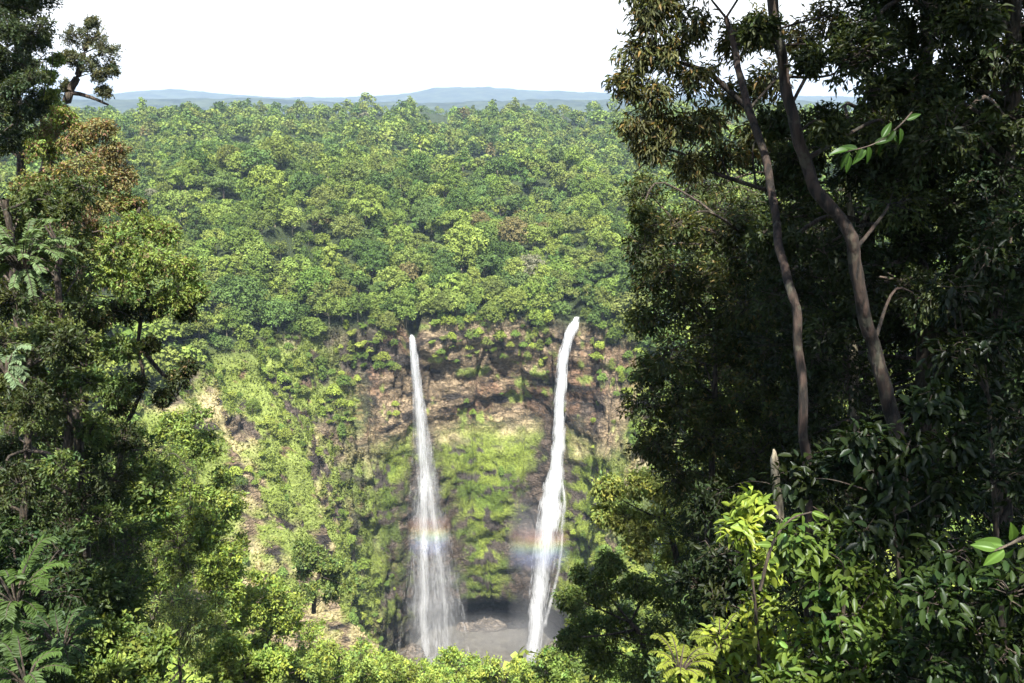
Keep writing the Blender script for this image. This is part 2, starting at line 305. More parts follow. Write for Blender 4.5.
# the pool
m, t = newmat('murky_water'); L = t.links.new
p = nn(t, 'ShaderNodeBsdfPrincipled'); p.inputs['Roughness'].default_value = .28; p.inputs['Base Color'].default_value = (.12, .11, .09, 1)
n = nn(t, 'ShaderNodeTexNoise'); n.inputs['Scale'].default_value = .6; n.inputs['Detail'].default_value = 6; tcx = nn(t, 'ShaderNodeTexCoord'); L(tcx.outputs['Object'], n.inputs['Vector'])
r = nn(t, 'ShaderNodeValToRGB'); r.color_ramp.elements[0].position = .35; r.color_ramp.elements[1].position = .7
r.color_ramp.elements[0].color = (.075, .068, .055, 1); r.color_ramp.elements[1].color = (.15, .138, .112, 1); L(n.outputs['Fac'], r.inputs[0]); L(r.outputs[0], p.inputs['Base Color'])
b = nn(t, 'ShaderNodeBump'); b.inputs['Strength'].default_value = .6; b.inputs['Distance'].default_value = .3; L(n.outputs['Fac'], b.inputs['Height']); L(b.outputs[0], p.inputs['Normal'])
o = nn(t, 'ShaderNodeOutputMaterial'); L(p.outputs[0], o.inputs[0]); M_POOL = m
k = 48; a = np.linspace(0, 2 * np.pi, k, endpoint=False)
gx, gy = np.meshgrid(np.linspace(-60, 60, 40), np.linspace(225, 335, 40), indexing='ij')
V = np.stack([gx, gy, -196.0 + .25 * (fbm(np.stack([gx / 2, gy / 2, gx * 0], -1), 3, 5) - .5)], -1).reshape(-1, 3)
ii = np.arange(1600).reshape(40, 40); F = np.stack([ii[:-1, :-1], ii[1:, :-1], ii[1:, 1:], ii[:-1, 1:]], -1).reshape(-1, 4)
tag(link('water', mesh('water', V, F, M_POOL, smooth=True)), 'muddy brown plunge pool at the foot of the two waterfalls', 'pool', kind='structure')

# distant hills
m, t = newmat('far_hill_forest'); L = t.links.new
p = nn(t, 'ShaderNodeBsdfDiffuse'); n = nn(t, 'ShaderNodeTexNoise'); n.inputs['Scale'].default_value = .012; n.inputs['Detail'].default_value = 8; tcx = nn(t, 'ShaderNodeTexCoord'); L(tcx.outputs['Object'], n.inputs['Vector'])
r = nn(t, 'ShaderNodeValToRGB'); r.color_ramp.elements[0].position = .35; r.color_ramp.elements[1].position = .68
r.color_ramp.elements[0].color = (.012, .02, .01, 1); r.color_ramp.elements[1].color = (.06, .075, .035, 1); L(n.outputs['Fac'], r.inputs[0]); L(r.outputs[0], p.inputs[0])
o = nn(t, 'ShaderNodeOutputMaterial'); L(p.outputs[0], o.inputs[0]); M_HILL = m
def hills(y0, y1, crest, seed):
    xs = np.linspace(-1.1 * y0, .9 * y0, 420); ys = np.linspace(0, 1, 36)
    X, T = np.meshgrid(xs, ys, indexing='ij'); Y = y0 + (y1 - y0) * T
    cx = 512 + FPX * X / (.5 * (y0 + y1)) / 1.03
    H = np.interp(cx, crest[0], crest[1])                 # crest height in metres across the view
    prof = np.sin(np.pi * np.clip(T, 0, 1)) ** .8
    Z = -80 + (H + 80) * prof + prof * ((fbm(np.stack([X / 900, Y / 900, X * 0], -1), 4, seed) - .5) * 60 + (fbm(np.stack([X / 90, Y / 90, X * 0], -1), 3, seed + 5) - .5) * 26)
    V = np.stack([X, Y, Z], -1).reshape(-1, 3); ii = np.arange(V.shape[0]).reshape(X.shape)
    F = np.stack([ii[:-1, :-1], ii[1:, :-1], ii[1:, 1:], ii[:-1, 1:]], -1).reshape(-1, 4)
    return tag(link('hills', mesh('hills', V, F, M_HILL, smooth=True)), kind='structure')
tag(hills(3400, 5200, ([-500, 60, 130, 260, 330, 420, 520, 640, 1500], [30, 50, 52, 56, 44, 46, 60, 50, 40]), 5), 'nearer low blue green hills beyond the forested plateau', 'hills')
tag(hills(6200, 9000, ([-500, 90, 150, 200, 240, 300, 360, 410, 440, 480, 540, 600, 700, 1500], [105, 122, 140, 172, 135, 112, 118, 140, 185, 198, 160, 155, 120, 110]), 9), 'farthest pale blue hills on the horizon', 'hills')

# haze
hm, t = newmat('haze'); pv = nn(t, 'ShaderNodeVolumePrincipled'); pv.inputs['Color'].default_value = (.58, .76, 1, 1); pv.inputs['Density'].default_value = .00011; pv.inputs['Anisotropy'].default_value = 0
o = nn(t, 'ShaderNodeOutputMaterial'); t.links.new(pv.outputs[0], o.inputs['Volume'])
bx = A_([[x, y, z] for x in (-14500, 14500) for y in (-14000, 14600) for z in (-230, 330)], float)
tag(link('haze', mesh('haze', bx, A_([[0, 1, 3, 2], [4, 6, 7, 5], [0, 4, 5, 1], [2, 3, 7, 6], [0, 2, 6, 4], [1, 5, 7, 3]]), hm)), 'pale blue haze filling the air over the gorge', 'haze', kind='stuff')

# ------------------------------------------------------------------ leaf templates and crowns
T_QUAD = (A_([[0, 0, 0], [.5, .5, .12], [1, .05, 0], [.5, -.45, .12]]), A_([[0, 1, 2, 3]]))
T_LEAF = (A_([[0, 0, 0], [.4, .5, .14], [1, 0, -.05], [.4, -.5, .14]]), A_([[0, 1, 2], [0, 2, 3]]))
T_BROAD = (A_([[0, 0, 0], [.18, .36, .10], [.52, .5, .10], [.82, .26, .0], [1, 0, -.12], [.82, -.26, .0], [.52, -.5, .10], [.18, -.36, .10], [.5, 0, 0]]),
           A_([[0, 8, 2, 1], [8, 4, 3, 2], [0, 7, 6, 8], [8, 6, 5, 4]]))
def big_leaf():
    u = np.linspace(0, 1, 13); v = np.linspace(-1, 1, 7); V = []
    for a in u:
        h = .5 * (math.sin(math.pi * min(1, a ** .8)) ** .85) * (1 - .25 * a)
        for b_ in v: V.append([a, b_ * h, .12 * abs(b_) * h * 1.6 - .22 * a * a + .008 * math.sin(a * 38 - abs(b_) * 3) * (1 - abs(abs(b_) - .5))])
    k = np.arange(91).reshape(13, 7); F = np.stack([k[:-1, :-1], k[1:, :-1], k[1:, 1:], k[:-1, 1:]], -1).reshape(-1, 4)
    return A_(V), F
T_BIG = big_leaf(); BIG_TINT = np.where(np.abs(T_BIG[0][:, 1]) < .01, 1.5, 1 + .12 * np.sin(T_BIG[0][:, 0] * 38))[:, None]
def place(tm, P, D, N, ln, wd):
    """a template at every point: D along the leaf, N its face"""
    V, F = tm; n = len(P)
    D = norm(D); W = norm(np.cross(N, D)); N2 = np.cross(D, W)
    ln = np.broadcast_to(ln, (n,))[:, None, None]; wd = np.broadcast_to(wd, (n,))[:, None, None]
    o = P[:, None] + D[:, None] * V[None, :, 0:1] * ln + W[:, None] * V[None, :, 1:2] * wd + N2[:, None] * V[None, :, 2:3] * ln
    return o.reshape(-1, 3), (F[None] + (np.arange(n) * len(V))[:, None, None]).reshape(-1, F.shape[1])
def rnd(n, g): return norm(g.normal(size=(n, 3)))
def clump_crown(lobes, n, size, g, jit=.36, warm=.04, fill=.12):
    """crown as leaf-sized faces spread over and through a set of lobes (x,y,z,rx,rz)"""
    Lb = A_(lobes, float); ar = Lb[:, 3] ** 1.6; k = g.choice(len(Lb), n, p=ar / ar.sum())
    d = rnd(n, g); d[:, 2] = np.where(d[:, 2] < -.35, -d[:, 2], d[:, 2])
    rr = np.where(g.random(n) < fill, g.random(n) ** .5, .86 + .22 * g.random(n))
    S = Lb[k][:, [3, 3, 4]]
    P = Lb[k][:, :3] + d * S * rr[:, None] * (1 + .25 * (vnoise(d * 3 + k[:, None] * 7.1, 3) - .5))[:, None]
    N = norm(d / S * S.mean() + jit * g.normal(size=(n, 3)) + A_([0, 0, .25]))
    D = np.cross(N, rnd(n, g))
    s = size * (.6 + .8 * g.random(n))
    V, F = place(T_QUAD, P, D, N, s, s)
    lt = .82 + .36 * g.random(len(Lb)); tint = (lt[k] * (.75 + .5 * g.random(n)))[:, None] * A_([1, 1, 1]) ; hue = g.normal(size=n) * warm
    tint = tint * np.stack([1 + hue, 1 + .3 * hue, 1 - .5 * hue], 1)
    return V, F, np.repeat(tint, 4, 0)
def lobes_for(kind, g):
    L = []
    if kind == 'dome':
        L.append((0, 0, 6.2, 3.1, 3.0)); n = 20
        for i in range(n):
            z = 1 - 1.5 * (i + .5) / n; a = i * 2.4 + g.random() * .5; r = math.sqrt(max(0, 1 - z * z)) * (3.3 + g.random() * .8)
            s = 1.1 + g.random() * .7; L.append((r * math.cos(a), r * math.sin(a), 6.6 + z * 3.6, s, s * .8))
    elif kind == 'wide':
        for i in range(17):
            a = i * 2.4; r = 4.9 * math.sqrt((i + .3) / 17); s = 1.1 + g.random() * .6; L.append((r * math.cos(a), r * math.sin(a), 9.0 - .16 * r * r + g.random() * .9, s, s * .6))
    elif kind == 'tall':
        for i in range(17):
            h = i / 16; a = i * 2.4; r = (1.9 * math.sin(math.pi * (.15 + .8 * h)) + .3) * (.7 + .5 * g.random()); s = 1.15 + g.random() * .5
            L.append((r * math.cos(a), r * math.sin(a), 4 + h * 9, s, s * .95))
    elif kind == 'broken':
        for j in range(4):
            cx, cy_, cz = g.normal() * 2.4, g.normal() * 2.4, 4.6 + g.random() * 4.6
            for i in range(5):
                s = .9 + g.random() * .7; L.append((cx + g.normal() * 1.1, cy_ + g.normal() * 1.1, cz + g.normal() * .7, s, s * .75))
    elif kind == 'low':
        for i in range(20):
            a = i * 2.4; r = 3.6 * math.sqrt((i + .3) / 20); s = 1.2 + g.random() * .7; L.append((r * math.cos(a), r * math.sin(a), 4.6 - .30 * r * r + g.random() * .8, s * .9, s * .85))
    return L
def tube(path, rad, sides=7, noise=0., seed=0, sub=5):
    P = np.asarray(path, float); n = len(P); rad = np.asarray(rad, float)
    if n > 2 and sub > 1:                               # smooth the path
        tt = np.linspace(0, n - 1, (n - 1) * sub + 1); i = np.minimum(tt.astype(int), n - 2); f = (tt - i)[:, None]
        g4 = lambda j: P[np.clip(j, 0, n - 1)]; p0, p1, p2, p3 = g4(i - 1), g4(i), g4(i + 1), g4(i + 2)
        Q = .5 * (2 * p1 + (p2 - p0) * f + (2 * p0 - 5 * p1 + 4 * p2 - p3) * f * f + (3 * p1 - p0 - 3 * p2 + p3) * f ** 3)
        rad = np.interp(tt, np.arange(n), rad); P = Q
    if noise: P = P + (np.stack([fbm(P * 1.1 + s * 31.7 + seed, 2, seed + s) for s in range(3)], 1) - .5) * noise * np.minimum(rad * 12, 1)[:, None]
    T = norm(np.gradient(P, axis=0)); ref = np.where(np.abs(T[:, 2:3]) > .9, A_([[1., 0, 0]]), A_([[0, 0, 1.]]))
    U = norm(np.cross(T, ref)); W = np.cross(T, U); a = np.linspace(0, 2 * np.pi, sides, endpoint=False)
    rr = rad[:, None] * (1 + (.22 * (vnoise(np.stack([np.tile(a, (len(P), 1)) * 1.3, np.tile(np.arange(len(P))[:, None] * .6, (1, sides)), np.zeros((len(P), sides)) + seed], -1), 5) - .5) if sides > 4 else 0))
    V = P[:, None] + rr[..., None] * (np.cos(a)[None, :, None] * U[:, None] + np.sin(a)[None, :, None] * W[:, None])
    k = np.arange(len(P) * sides).reshape(len(P), sides); k2 = np.roll(k, -1, 1)
    F = np.stack([k[:-1], k2[:-1], k2[1:], k[1:]], -1).reshape(-1, 4)
    return V.reshape(-1, 3), F, P, rad
def proto(kind, n, size, seed, trunk_h=None):
    g = np.random.default_rng(seed); L = lobes_for(kind, g); V, F, Cc = clump_crown(L, n, size, g)
    mb = MB(); tv = tube([(0, 0, -3), (.15, .1, 2.5), (0, -.1, 5), (.1, .1, 8 if kind != 'low' else 3.2)], [.34, .26, .2, .07], 6); mb.add(tv[0], tv[1])
    for l in L[1::3]:
        v, f, _, _ = tube([(.05, 0, min(4.2, l[2] * .6)), (l[0] * .5, l[1] * .5, l[2] * .75), (l[0], l[1], l[2])], [.11, .07, .03], 4); mb.add(v, f)
    return dict(V=V, F=F, C=Cc, T=mb)
KINDS = ['dome', 'dome', 'wide', 'tall', 'broken', 'broken', 'dome', 'low']
HI = [proto(k, 2600, .46, 100 + i) for i, k in enumerate(KINDS)]
MID = [proto(k, 900, .72, 200 + i) for i, k in enumerate(KINDS)]
LO = [proto(k, 330, 1.15, 300 + i) for i, k in enumerate(KINDS)]
HI_ME = [(mesh('forest_tree_crown', h['V'], h['F'], M_FAR, h['C']), h['T'].mesh('forest_tree_trunk', M_PALE if i % 3 == 0 else M_BARK)) for i, h in enumerate(HI)]
SH = {}
for i, (n, s) in enumerate([(5200, .30), (5200, .30), (4200, .34), (4600, .32)]):
    SH[i] = proto(['low', 'dome', 'broken', 'tall'][i], n, s, 400 + i)
SH_ME = [(mesh('slope_tree_crown', SH[i]['V'], SH[i]['F'], M_LEAF, SH[i]['C']), SH[i]['T'].mesh('slope_tree_trunk', M_BARK)) for i in SH]

# ------------------------------------------------------------------ forest on the hill behind the falls
PAL = A_([[.108, .165, .042], [.14, .20, .05], [.065, .11, .034], [.122, .16, .048], [.09, .148, .048], [.165, .225, .055]]) * A_([1.14, 1.08, 1.0])
def sample_ground(n, ph0, ph1, t0, t1, g):
    ph = g.uniform(ph0, ph1, n); t = g.uniform(t0, t1, n)
    return ph, t, ground(ph, t)
def sparse(P, dist, order=None):
    keep = []; grid = {}
    for i in range(len(P)):
        c = dist[i]; k = (int(P[i, 0] // 8), int(P[i, 1] // 8), int(P[i, 2] // 8)); ok = True
        for a in (-1, 0, 1):
            for b_ in (-1, 0, 1):
                for c_ in (-1, 0, 1):
                    for j in grid.get((k[0] + a, k[1] + b_, k[2] + c_), ()):
                        if np.sum((P[i] - P[j]) ** 2) < c * c: ok = False; break
                    if not ok: break
                if not ok: break
            if not ok: break
        if ok: keep.append(i); grid.setdefault(k, []).append(i)
    return A_(keep)
g = np.random.default_rng(21)
PHs, Ts, Ps = [], [], []
for n_, t0, t1 in ((9000, 7.0, 8.0), (9000, 8, 9), (14000, 9, 10), (30000, 10, 11.06)):
    a_, b_, c_ = sample_ground(int(n_ * 1.7), -45, 225, t0, t1, g); PHs.append(a_); Ts.append(b_); Ps.append(c_)
PHs = np.concatenate(PHs); Ts = np.concatenate(Ts); Ps = np.concatenate(Ps)
px, py, dep = project(Ps)
edge = Ts < 7.12
ok = (dep > 60) & (px > -350) & (px < 1400) & (Ps[:, 1] > 200)
strm = (np.abs(Ps[:, 0] - 21.5) < 4.2) & (Ps[:, 1] < 324) | (np.abs(Ps[:, 0] + 34) < 1.6) & (Ps[:, 1] < 315)
ok &= ~strm
Ps, Ts, px, py, dep = Ps[ok], Ts[ok], px[ok], py[ok], dep[ok]
perm = g.permutation(len(Ps)); Ps, Ts, px, py, dep = [x[perm] for x in (Ps, Ts, px, py, dep)]
far_ = Ps[:, 1] > 820
dist = np.where(Ts < 7.25, 3.2, np.where(Ts < 8, 4.8, 5.8)) + .8 * (dep > 500)
kp = sparse(Ps, dist); Ps, Ts, px, py, dep = Ps[kp], Ts[kp], px[kp], py[kp], dep[kp]
n = len(Ps)
kind = g.choice(len(KINDS), n, p=[.19, .18, .03, .12, .13, .12, .17, .06]); kind = np.where(Ts < 7.15, g.choice([0, 1, 7, 6], n), kind)
sc_ = (.55 + .75 * g.random(n) ** 1.5) * np.where(Ts < 7.2, .85, 1.0); sc_ = sc_ * np.where(g.random(n) < .05, 1.4, 1)
patch = fbm(Ps / 60, 3, 91); pi_ = np.clip((patch * 1.0 + g.normal(size=n) * .2 - .2) / .6, 0, .999)
ci = (pi_ * 6).astype(int) % 6; ci = np.where(g.random(n) < .5, g.integers(0, 6, n), ci)
cols = PAL[ci] * (.84 + .32 * g.random((n, 1))) * (1 + .03 * g.normal(size=(n, 3)))
rare = g.random(n); cols[rare < .006] = (.19, .19, .12); cols[(rare > .006) & (rare < .012)] = (.16, .14, .06)
cols = np.clip(cols, .01, .5)
inview = (px > 100) & (px < 665) & (Ps[:, 1] > 250)
score = np.where(inview, sc_ / dep, 0); order = np.argsort(-score); IND = set(order[:250].tolist())
cname = {0: 'mid green', 1: 'yellow green', 2: 'dark green', 3: 'olive green', 4: 'cool green', 5: 'light green'}
kname = {'dome': 'round crowned', 'wide': 'flat topped', 'tall': 'tall narrow', 'broken': 'uneven crowned', 'low': 'low bushy'}
def where(x, y, z, t):
    if t < 7.35: zone = 'on the cliff edge '
    elif t < 8.1: zone = 'just behind the cliff edge '
    else: zone = 'on the hillside above '
    if x < -75: h = 'well left of both waterfalls'
    elif x < -42: h = 'left of the thin left waterfall'
    elif x < -26: h = 'straight over the thin left waterfall'
    elif x < 12: h = 'between the two waterfalls'
    elif x < 30: h = 'over the thick right waterfall'
    else: h = 'right of the thick right waterfall'
    return zone + h
mV, mF, mC, off = [], [], [], 0
for i in range(n):
    rz_ = g.random() * 6.28; s = sc_[i] * A_([1, 1, .85 + .3 * g.random()]); base = Ps[i] - A_([0, 0, 1.6])
    if i in IND:
        lab = f"{kname[KINDS[kind[i]]].replace(' crowned', '')} {cname[ci[i]] if .012 <= rare[i] else ('pale grey' if rare[i] < .006 else 'brownish')} tree {where(*Ps[i], Ts[i])}"
        e = link('forest_tree', None, loc=base, rz=rz_, s=tuple(s)); tag(e, lab, 'tree', 'forest trees ' + where(*Ps[i], Ts[i]))
        cm_, tm_ = HI_ME[kind[i]]
        link('crown', cm_, e, color=cols[i]); link('trunk', tm_, e)
    else:
        pr = (MID if dep[i] < 560 and inview[i] else LO)[kind[i]]; c_, s_ = math.cos(rz_), math.sin(rz_)
        V = pr['V'] * s; V = V @ A_([[c_, s_, 0], [-s_, c_, 0], [0, 0, 1]]) + base
        mV.append(V.astype(np.float32)); mF.append(pr['F'] + off); off += len(V); mC.append((pr['C'] * cols[i]).astype(np.float32))
        if i % 5 == 0:
            tp, tr_ = tube([(0, 0, -2), (.2, 0, 4), (0, .2, 8.5)], [.3, .24, .12], 4, sub=1)[:2]; tp = tp * s + base
            mV.append(tp.astype(np.float32)); mF.append(tr_ + off); off += len(tp); mC.append(np.tile(A_([.33, .28, .2]), (len(tp), 1)).astype(np.float32))
fo = link('forest', mesh('forest', np.concatenate(mV), np.concatenate(mF), M_FAR, np.concatenate(mC)))
tag(fo, 'dense rainforest canopy covering the far hillside up to the ridge', 'forest', kind='stuff')
print('forest trees', n, 'faces', off // 4)

# ------------------------------------------------------------------ trees and shrubs on the walls of the gorge
def vis_px(P): return project(P)
g = np.random.default_rng(33)
ph, t_, Pw = sample_ground(26000, 20, 268, 1.6, 8.4, g)
ph2, t2, Pw2 = sample_ground(22000, 200, 380, 2.0, 10.4, g)
ph = np.concatenate([ph, ph2]); t_ = np.concatenate([t_, t2]); Pw = np.concatenate([Pw, Pw2])
px, py, dep = project(Pw)
cc_ = fbm(Pw / 16, 3, 191) * .6 + fbm(Pw / 6, 2, 193) * .4
X, Y, Z = Pw.T
ndeg = np.mod(ph, 360); cliff = (ndeg > 45) & (ndeg < 128)
xr = 20.5 - 13 * sm(-Z, 75, 190); xl = -34 + 4 * sm(-Z, 75, 190)
clear = ((np.abs(X - xr) < 7) | (np.abs(X - xl) < 6.5)) & (Y > 272) & (t_ < 7.1)
ok = (dep > 125) & (px > -420) & (px < 1500) & (py > 60) & (py < 800) & ~clear
ok &= ~((t_ > 7.0) & (ndeg < 205))                         # already forested
cliff_ok = cliff & ((cc_ > np.where(Z > -108, .60, .64)) & (Z > -168) | (t_ > 6.35) & (cc_ > .36)) 
left_ok = ~cliff & (ndeg > 90) & (((cc_ > np.where(Y > 200, .555, .54)) & (Y > 175)) | ((cc_ > .44) & (Y <= 175)) | (Z < -150) | (X < -96) & (cc_ > .44))
right_ok = ~cliff & (ndeg <= 60) & ((cc_ > .42) | (Z > -100))
rest_ok = (ndeg > 200) & ((t_ > 7) | (ndeg > 262))
ok &= cliff_ok | left_ok | right_ok | rest_ok
ph, t_, Pw, px, py, dep, cliff, ndeg, cc_ = [x[ok] for x in (ph, t_, Pw, px, py, dep, cliff, ndeg, cc_)]
nearw = 1 - sm(dep, 110, 240)
dist = np.where(cliff, 3.2, 2.8 + 1.8 * nearw)
dist = np.where((ndeg > 200) & ((t_ > 7) | (ndeg > 262)), 5.0, dist)
kp = sparse(Pw, dist); ph, t_, Pw, px, py, dep, cliff, ndeg, cc_ = [x[kp] for x in (ph, t_, Pw, px, py, dep, cliff, ndeg, cc_)]
n = len(Pw)
sz = np.where(cliff, .16 + .24 * g.random(n) ** 1.5 + .18 * sm(t_, 6.2, 6.6), .2 + .36 * g.random(n) ** 1.4) 
sz = np.where((~cliff) & (dep < 175) & (ndeg > 140), .42 + .45 * g.random(n), sz)
sz = np.where((~cliff) & (ndeg < 60), .4 + .3 * g.random(n), sz)
PAL2 = A_([[.18, .25, .05], [.23, .29, .055], [.11, .165, .038], [.17, .21, .055], [.26, .31, .065], [.13, .20, .048]])
ci = g.integers(0, 6, n); cols = PAL2[ci] * (.78 + .5 * g.random((n, 1)))
sz = np.where((ndeg > 200) & ((t_ > 7) | (ndeg > 262)), .75 + .4 * g.random(n), sz)
hid = (px > 700) | (px < 40) | (py > 690)
order = np.argsort(-np.where(hid, 0, sz / dep)); IND = set(order[:240].tolist())
cname = {0: 'fresh green', 1: 'yellow green', 2: 'dark green', 3: 'olive green', 4: 'pale lime green', 5: 'mid green'}
mV, mF, mC, off = [], [], [], 0
def spot(x, y, z, deg):
    if 45 < deg < 128:
        h = 'on the rock left of the thin waterfall' if x < -38 else 'on the cliff between the waterfalls' if x < 14 else 'on the cliff right of the thick waterfall'
        return h.replace('on the', 'high on the' if z > -112 else 'low on the', 1)
    if deg <= 60: return 'on the steep bank right of the plunge pool'
    v = 'upper' if z > -92 else 'middle' if z > -132 else 'lower'
    return f"on the {v} left slope, " + ('near the cliff' if y > 245 else 'halfway along' if y > 180 else 'nearest the viewer')
NM = {0: 'low bushy', 1: 'round', 2: 'ragged', 3: 'upright'}
for i in range(n):
    k = g.choice([0, 1, 2, 3], p=[.4, .25, .25, .1]) if sz[i] < .4 else g.choice([0, 1, 2, 3], p=[.2, .3, .3, .2])
    rz_ = g.random() * 6.28; hz = .75 + .3 * g.random(); base = Pw[i] - A_([0, 0, 1.2 * sz[i]])
    s = A_([1, 1, hz]) * sz[i] * (1.15 if k == 0 else .95)
    if i in IND:
        shrub = sz[i] < .42 or k == 0
        lab = f"{NM[k]} {cname[ci[i]]} {'shrub' if shrub else 'tree'} {spot(*Pw[i], ndeg[i])}"
        e = link('slope_shrub' if shrub else 'slope_tree', None, loc=base, rz=rz_, s=tuple(s))
        tag(e, lab, 'shrub' if shrub else 'tree', ('shrubs ' if shrub else 'trees ') + spot(*Pw[i], ndeg[i]))
        link('crown', SH_ME[k][0], e, color=cols[i]); link('trunk', SH_ME[k][1], e)
    else:
        pr = (LO if hid[i] else MID)[{0: 7, 1: 0, 2: 4, 3: 3}[k]]; c_, s_ = math.cos(rz_), math.sin(rz_)
        V = pr['V'] * s; V = V @ A_([[c_, s_, 0], [-s_, c_, 0], [0, 0, 1]]) + base
        mV.append(V.astype(np.float32)); mF.append(pr['F'] + off); off += len(V); mC.append((pr['C'] * cols[i]).astype(np.float32))
tag(link('undergrowth', mesh('undergrowth', np.concatenate(mV), np.concatenate(mF), M_FAR, np.concatenate(mC))), 'mass of small bushes covering the gorge walls', 'undergrowth', kind='stuff')
print('wall shrubs', n)

# grass tufts on the slopes and ledges
g = np.random.default_rng(35)
ph, t_, Pg = sample_ground(230000, 40, 262, 1.7, 7.0, g)
px, py, dep = project(Pg); X, Y, Z = Pg.T; ndeg = np.mod(ph, 360); cl = (ndeg > 45) & (ndeg < 128)
gn = fbm(Pg / 4, 3, 73)
# grass grows on what the ground colours call grass or moss
pi0 = np.clip(np.searchsorted(phis, ph), 0, nphi - 1); ti0 = np.clip(np.searchsorted(ts, t_), 0, ntt - 1)
Cg = C.reshape(nphi, ntt, 3)[pi0, ti0]; bare = BARE.reshape(nphi, ntt)[pi0, ti0]; wet = WET.reshape(nphi, ntt)[pi0, ti0]
ok = (px > 60) & (px < 720) & (py < 720) & (dep > 60) & (bare < .5) & (wet < .4) & (g.random(len(ph)) < np.clip(1.1 - .5 * cl, 0, 1))
Pg, Cg, cl = Pg[ok], Cg[ok], cl[ok]; n = len(Pg)
outw = norm(np.stack([GX - Pg[:, 0], GY - Pg[:, 1], np.full(n, 25.)], 1))
D = norm(outw * .7 + A_([0, 0, .6]) + .5 * g.normal(size=(n, 3))); N = norm(outw + .6 * g.normal(size=(n, 3)))
ln = (.45 + .7 * g.random(n)) * np.where(cl, .7, 1); V, F = place(T_QUAD, Pg - D * .15, D, N, ln, ln * .55)
Cc = Cg * (.85 + .55 * g.random((n, 1)))
tag(link('grass', mesh('grass', V, F, M_GRASS, np.repeat(Cc, 4, 0))), 'tufted grass and moss on the steep slopes of the gorge', 'grass', kind='stuff')
print('grass', n)

# ------------------------------------------------------------------ the two waterfalls
def water_mat(name, al, emi=0):
    m, t = newmat(name); L = t.links.new
    at_ = nn(t, 'ShaderNodeAttribute', attribute_name='col')
    d = nn(t, 'ShaderNodeBsdfDiffuse'); d.inputs[0].default_value = (.93, .95, .98, 1); tr = nn(t, 'ShaderNodeBsdfTranslucent'); tr.inputs[0].default_value = (.93, .95, .98, 1)
    m1 = nn(t, 'ShaderNodeMixShader'); m1.inputs[0].default_value = .5; L(d.outputs[0], m1.inputs[1]); L(tr.outputs[0], m1.inputs[2])
    tp = nn(t, 'ShaderNodeBsdfTransparent'); m2 = nn(t, 'ShaderNodeMixShader')
    tc = nn(t, 'ShaderNodeTexCoord'); mp = nn(t, 'ShaderNodeMapping'); mp.inputs['Scale'].default_value = (1.6, 1.6, .09); L(tc.outputs['Object'], mp.inputs[0])
    n = nn(t, 'ShaderNodeTexNoise'); n.inputs['Scale'].default_value = 1.0; n.inputs['Detail'].default_value = 7; n.inputs['Roughness'].default_value = .6; L(mp.outputs[0], n.inputs['Vector'])
    mr = nn(t, 'ShaderNodeMapRange'); mr.inputs[1].default_value = .36; mr.inputs[2].default_value = .64; mr.inputs[3].default_value = al * .25; mr.inputs[4].default_value = min(1, al * 1.3); L(n.outputs['Fac'], mr.inputs[0])
    mu = nn(t, 'ShaderNodeMath', operation='MULTIPLY'); L(mr.outputs[0], mu.inputs[0]); L(at_.outputs['Fac'], mu.inputs[1])
    L(mu.outputs[0], m2.inputs[0]); L(tp.outputs[0], m2.inputs[1]); L(m1.outputs[0], m2.inputs[2])
    o = nn(t, 'ShaderNodeOutputMaterial'); L(m2.outputs[0], o.inputs[0]); return m
M_VEIL = water_mat('water_veil', .5); M_STREAM = water_mat('falling_water', .9); M_STREAK = water_mat('water_streak', .55)
def line_of(pts):
    pts = A_(pts, float); tt = np.linspace(0, len(pts) - 1, 90); i = np.arange(len(pts))
    return np.stack([np.interp(tt, i, pts[:, k]) for k in range(pts.shape[1])], 1)
def stream(pts, parent, name, mat, seed, alpha=1.0):
    """a body of water: a flattened tube down the points (x,y,z,halfwidth), ragged at its edges"""
    Q = line_of(pts); z = Q[:, 2]
    Q = Q.copy(); wv = Q[:, 3] * (.85 + .5 * fbm(np.stack([z / 3.5, z * 0 + seed, z * 0], 1), 3, seed)); Q[:, 0] += (fbm(np.stack([z / 7, z * 0, z * 0 + seed], 1), 3, seed + 2) - .5) * np.minimum(Q[:, 3], 2) * .8
    k = 14; a = np.linspace(0, 2 * np.pi, k, endpoint=False)
    V = np.stack([Q[:, None, 0] + wv[:, None] * np.cos(a), Q[:, None, 1] + (.25 + wv[:, None] * .45) * np.sin(a), np.broadcast_to(z[:, None], (len(Q), k))], -1)
    V[..., 0] += (fbm(V * A_([1.5, 1.5, .3]), 2, seed + 4) - .5) * wv[:, None] * .5
    kk = np.arange(len(Q) * k).reshape(len(Q), k); k2 = np.roll(kk, -1, 1); F = np.stack([kk[:-1], k2[:-1], k2[1:], kk[1:]], -1).reshape(-1, 4)
    ed = np.broadcast_to((.04 + .96 * np.abs(np.sin(a)) ** 1.7)[None], V.shape[:2]).ravel() * alpha
    fade = np.interp(np.arange(len(Q)), [0, 2, len(Q) - 4, len(Q) - 1], [.7, 1, 1, .5]); ed = ed * np.repeat(fade, k)
    return link(name, mesh(name, V.reshape(-1, 3), F, mat, np.repeat(ed[:, None], 3, 1), True), parent)
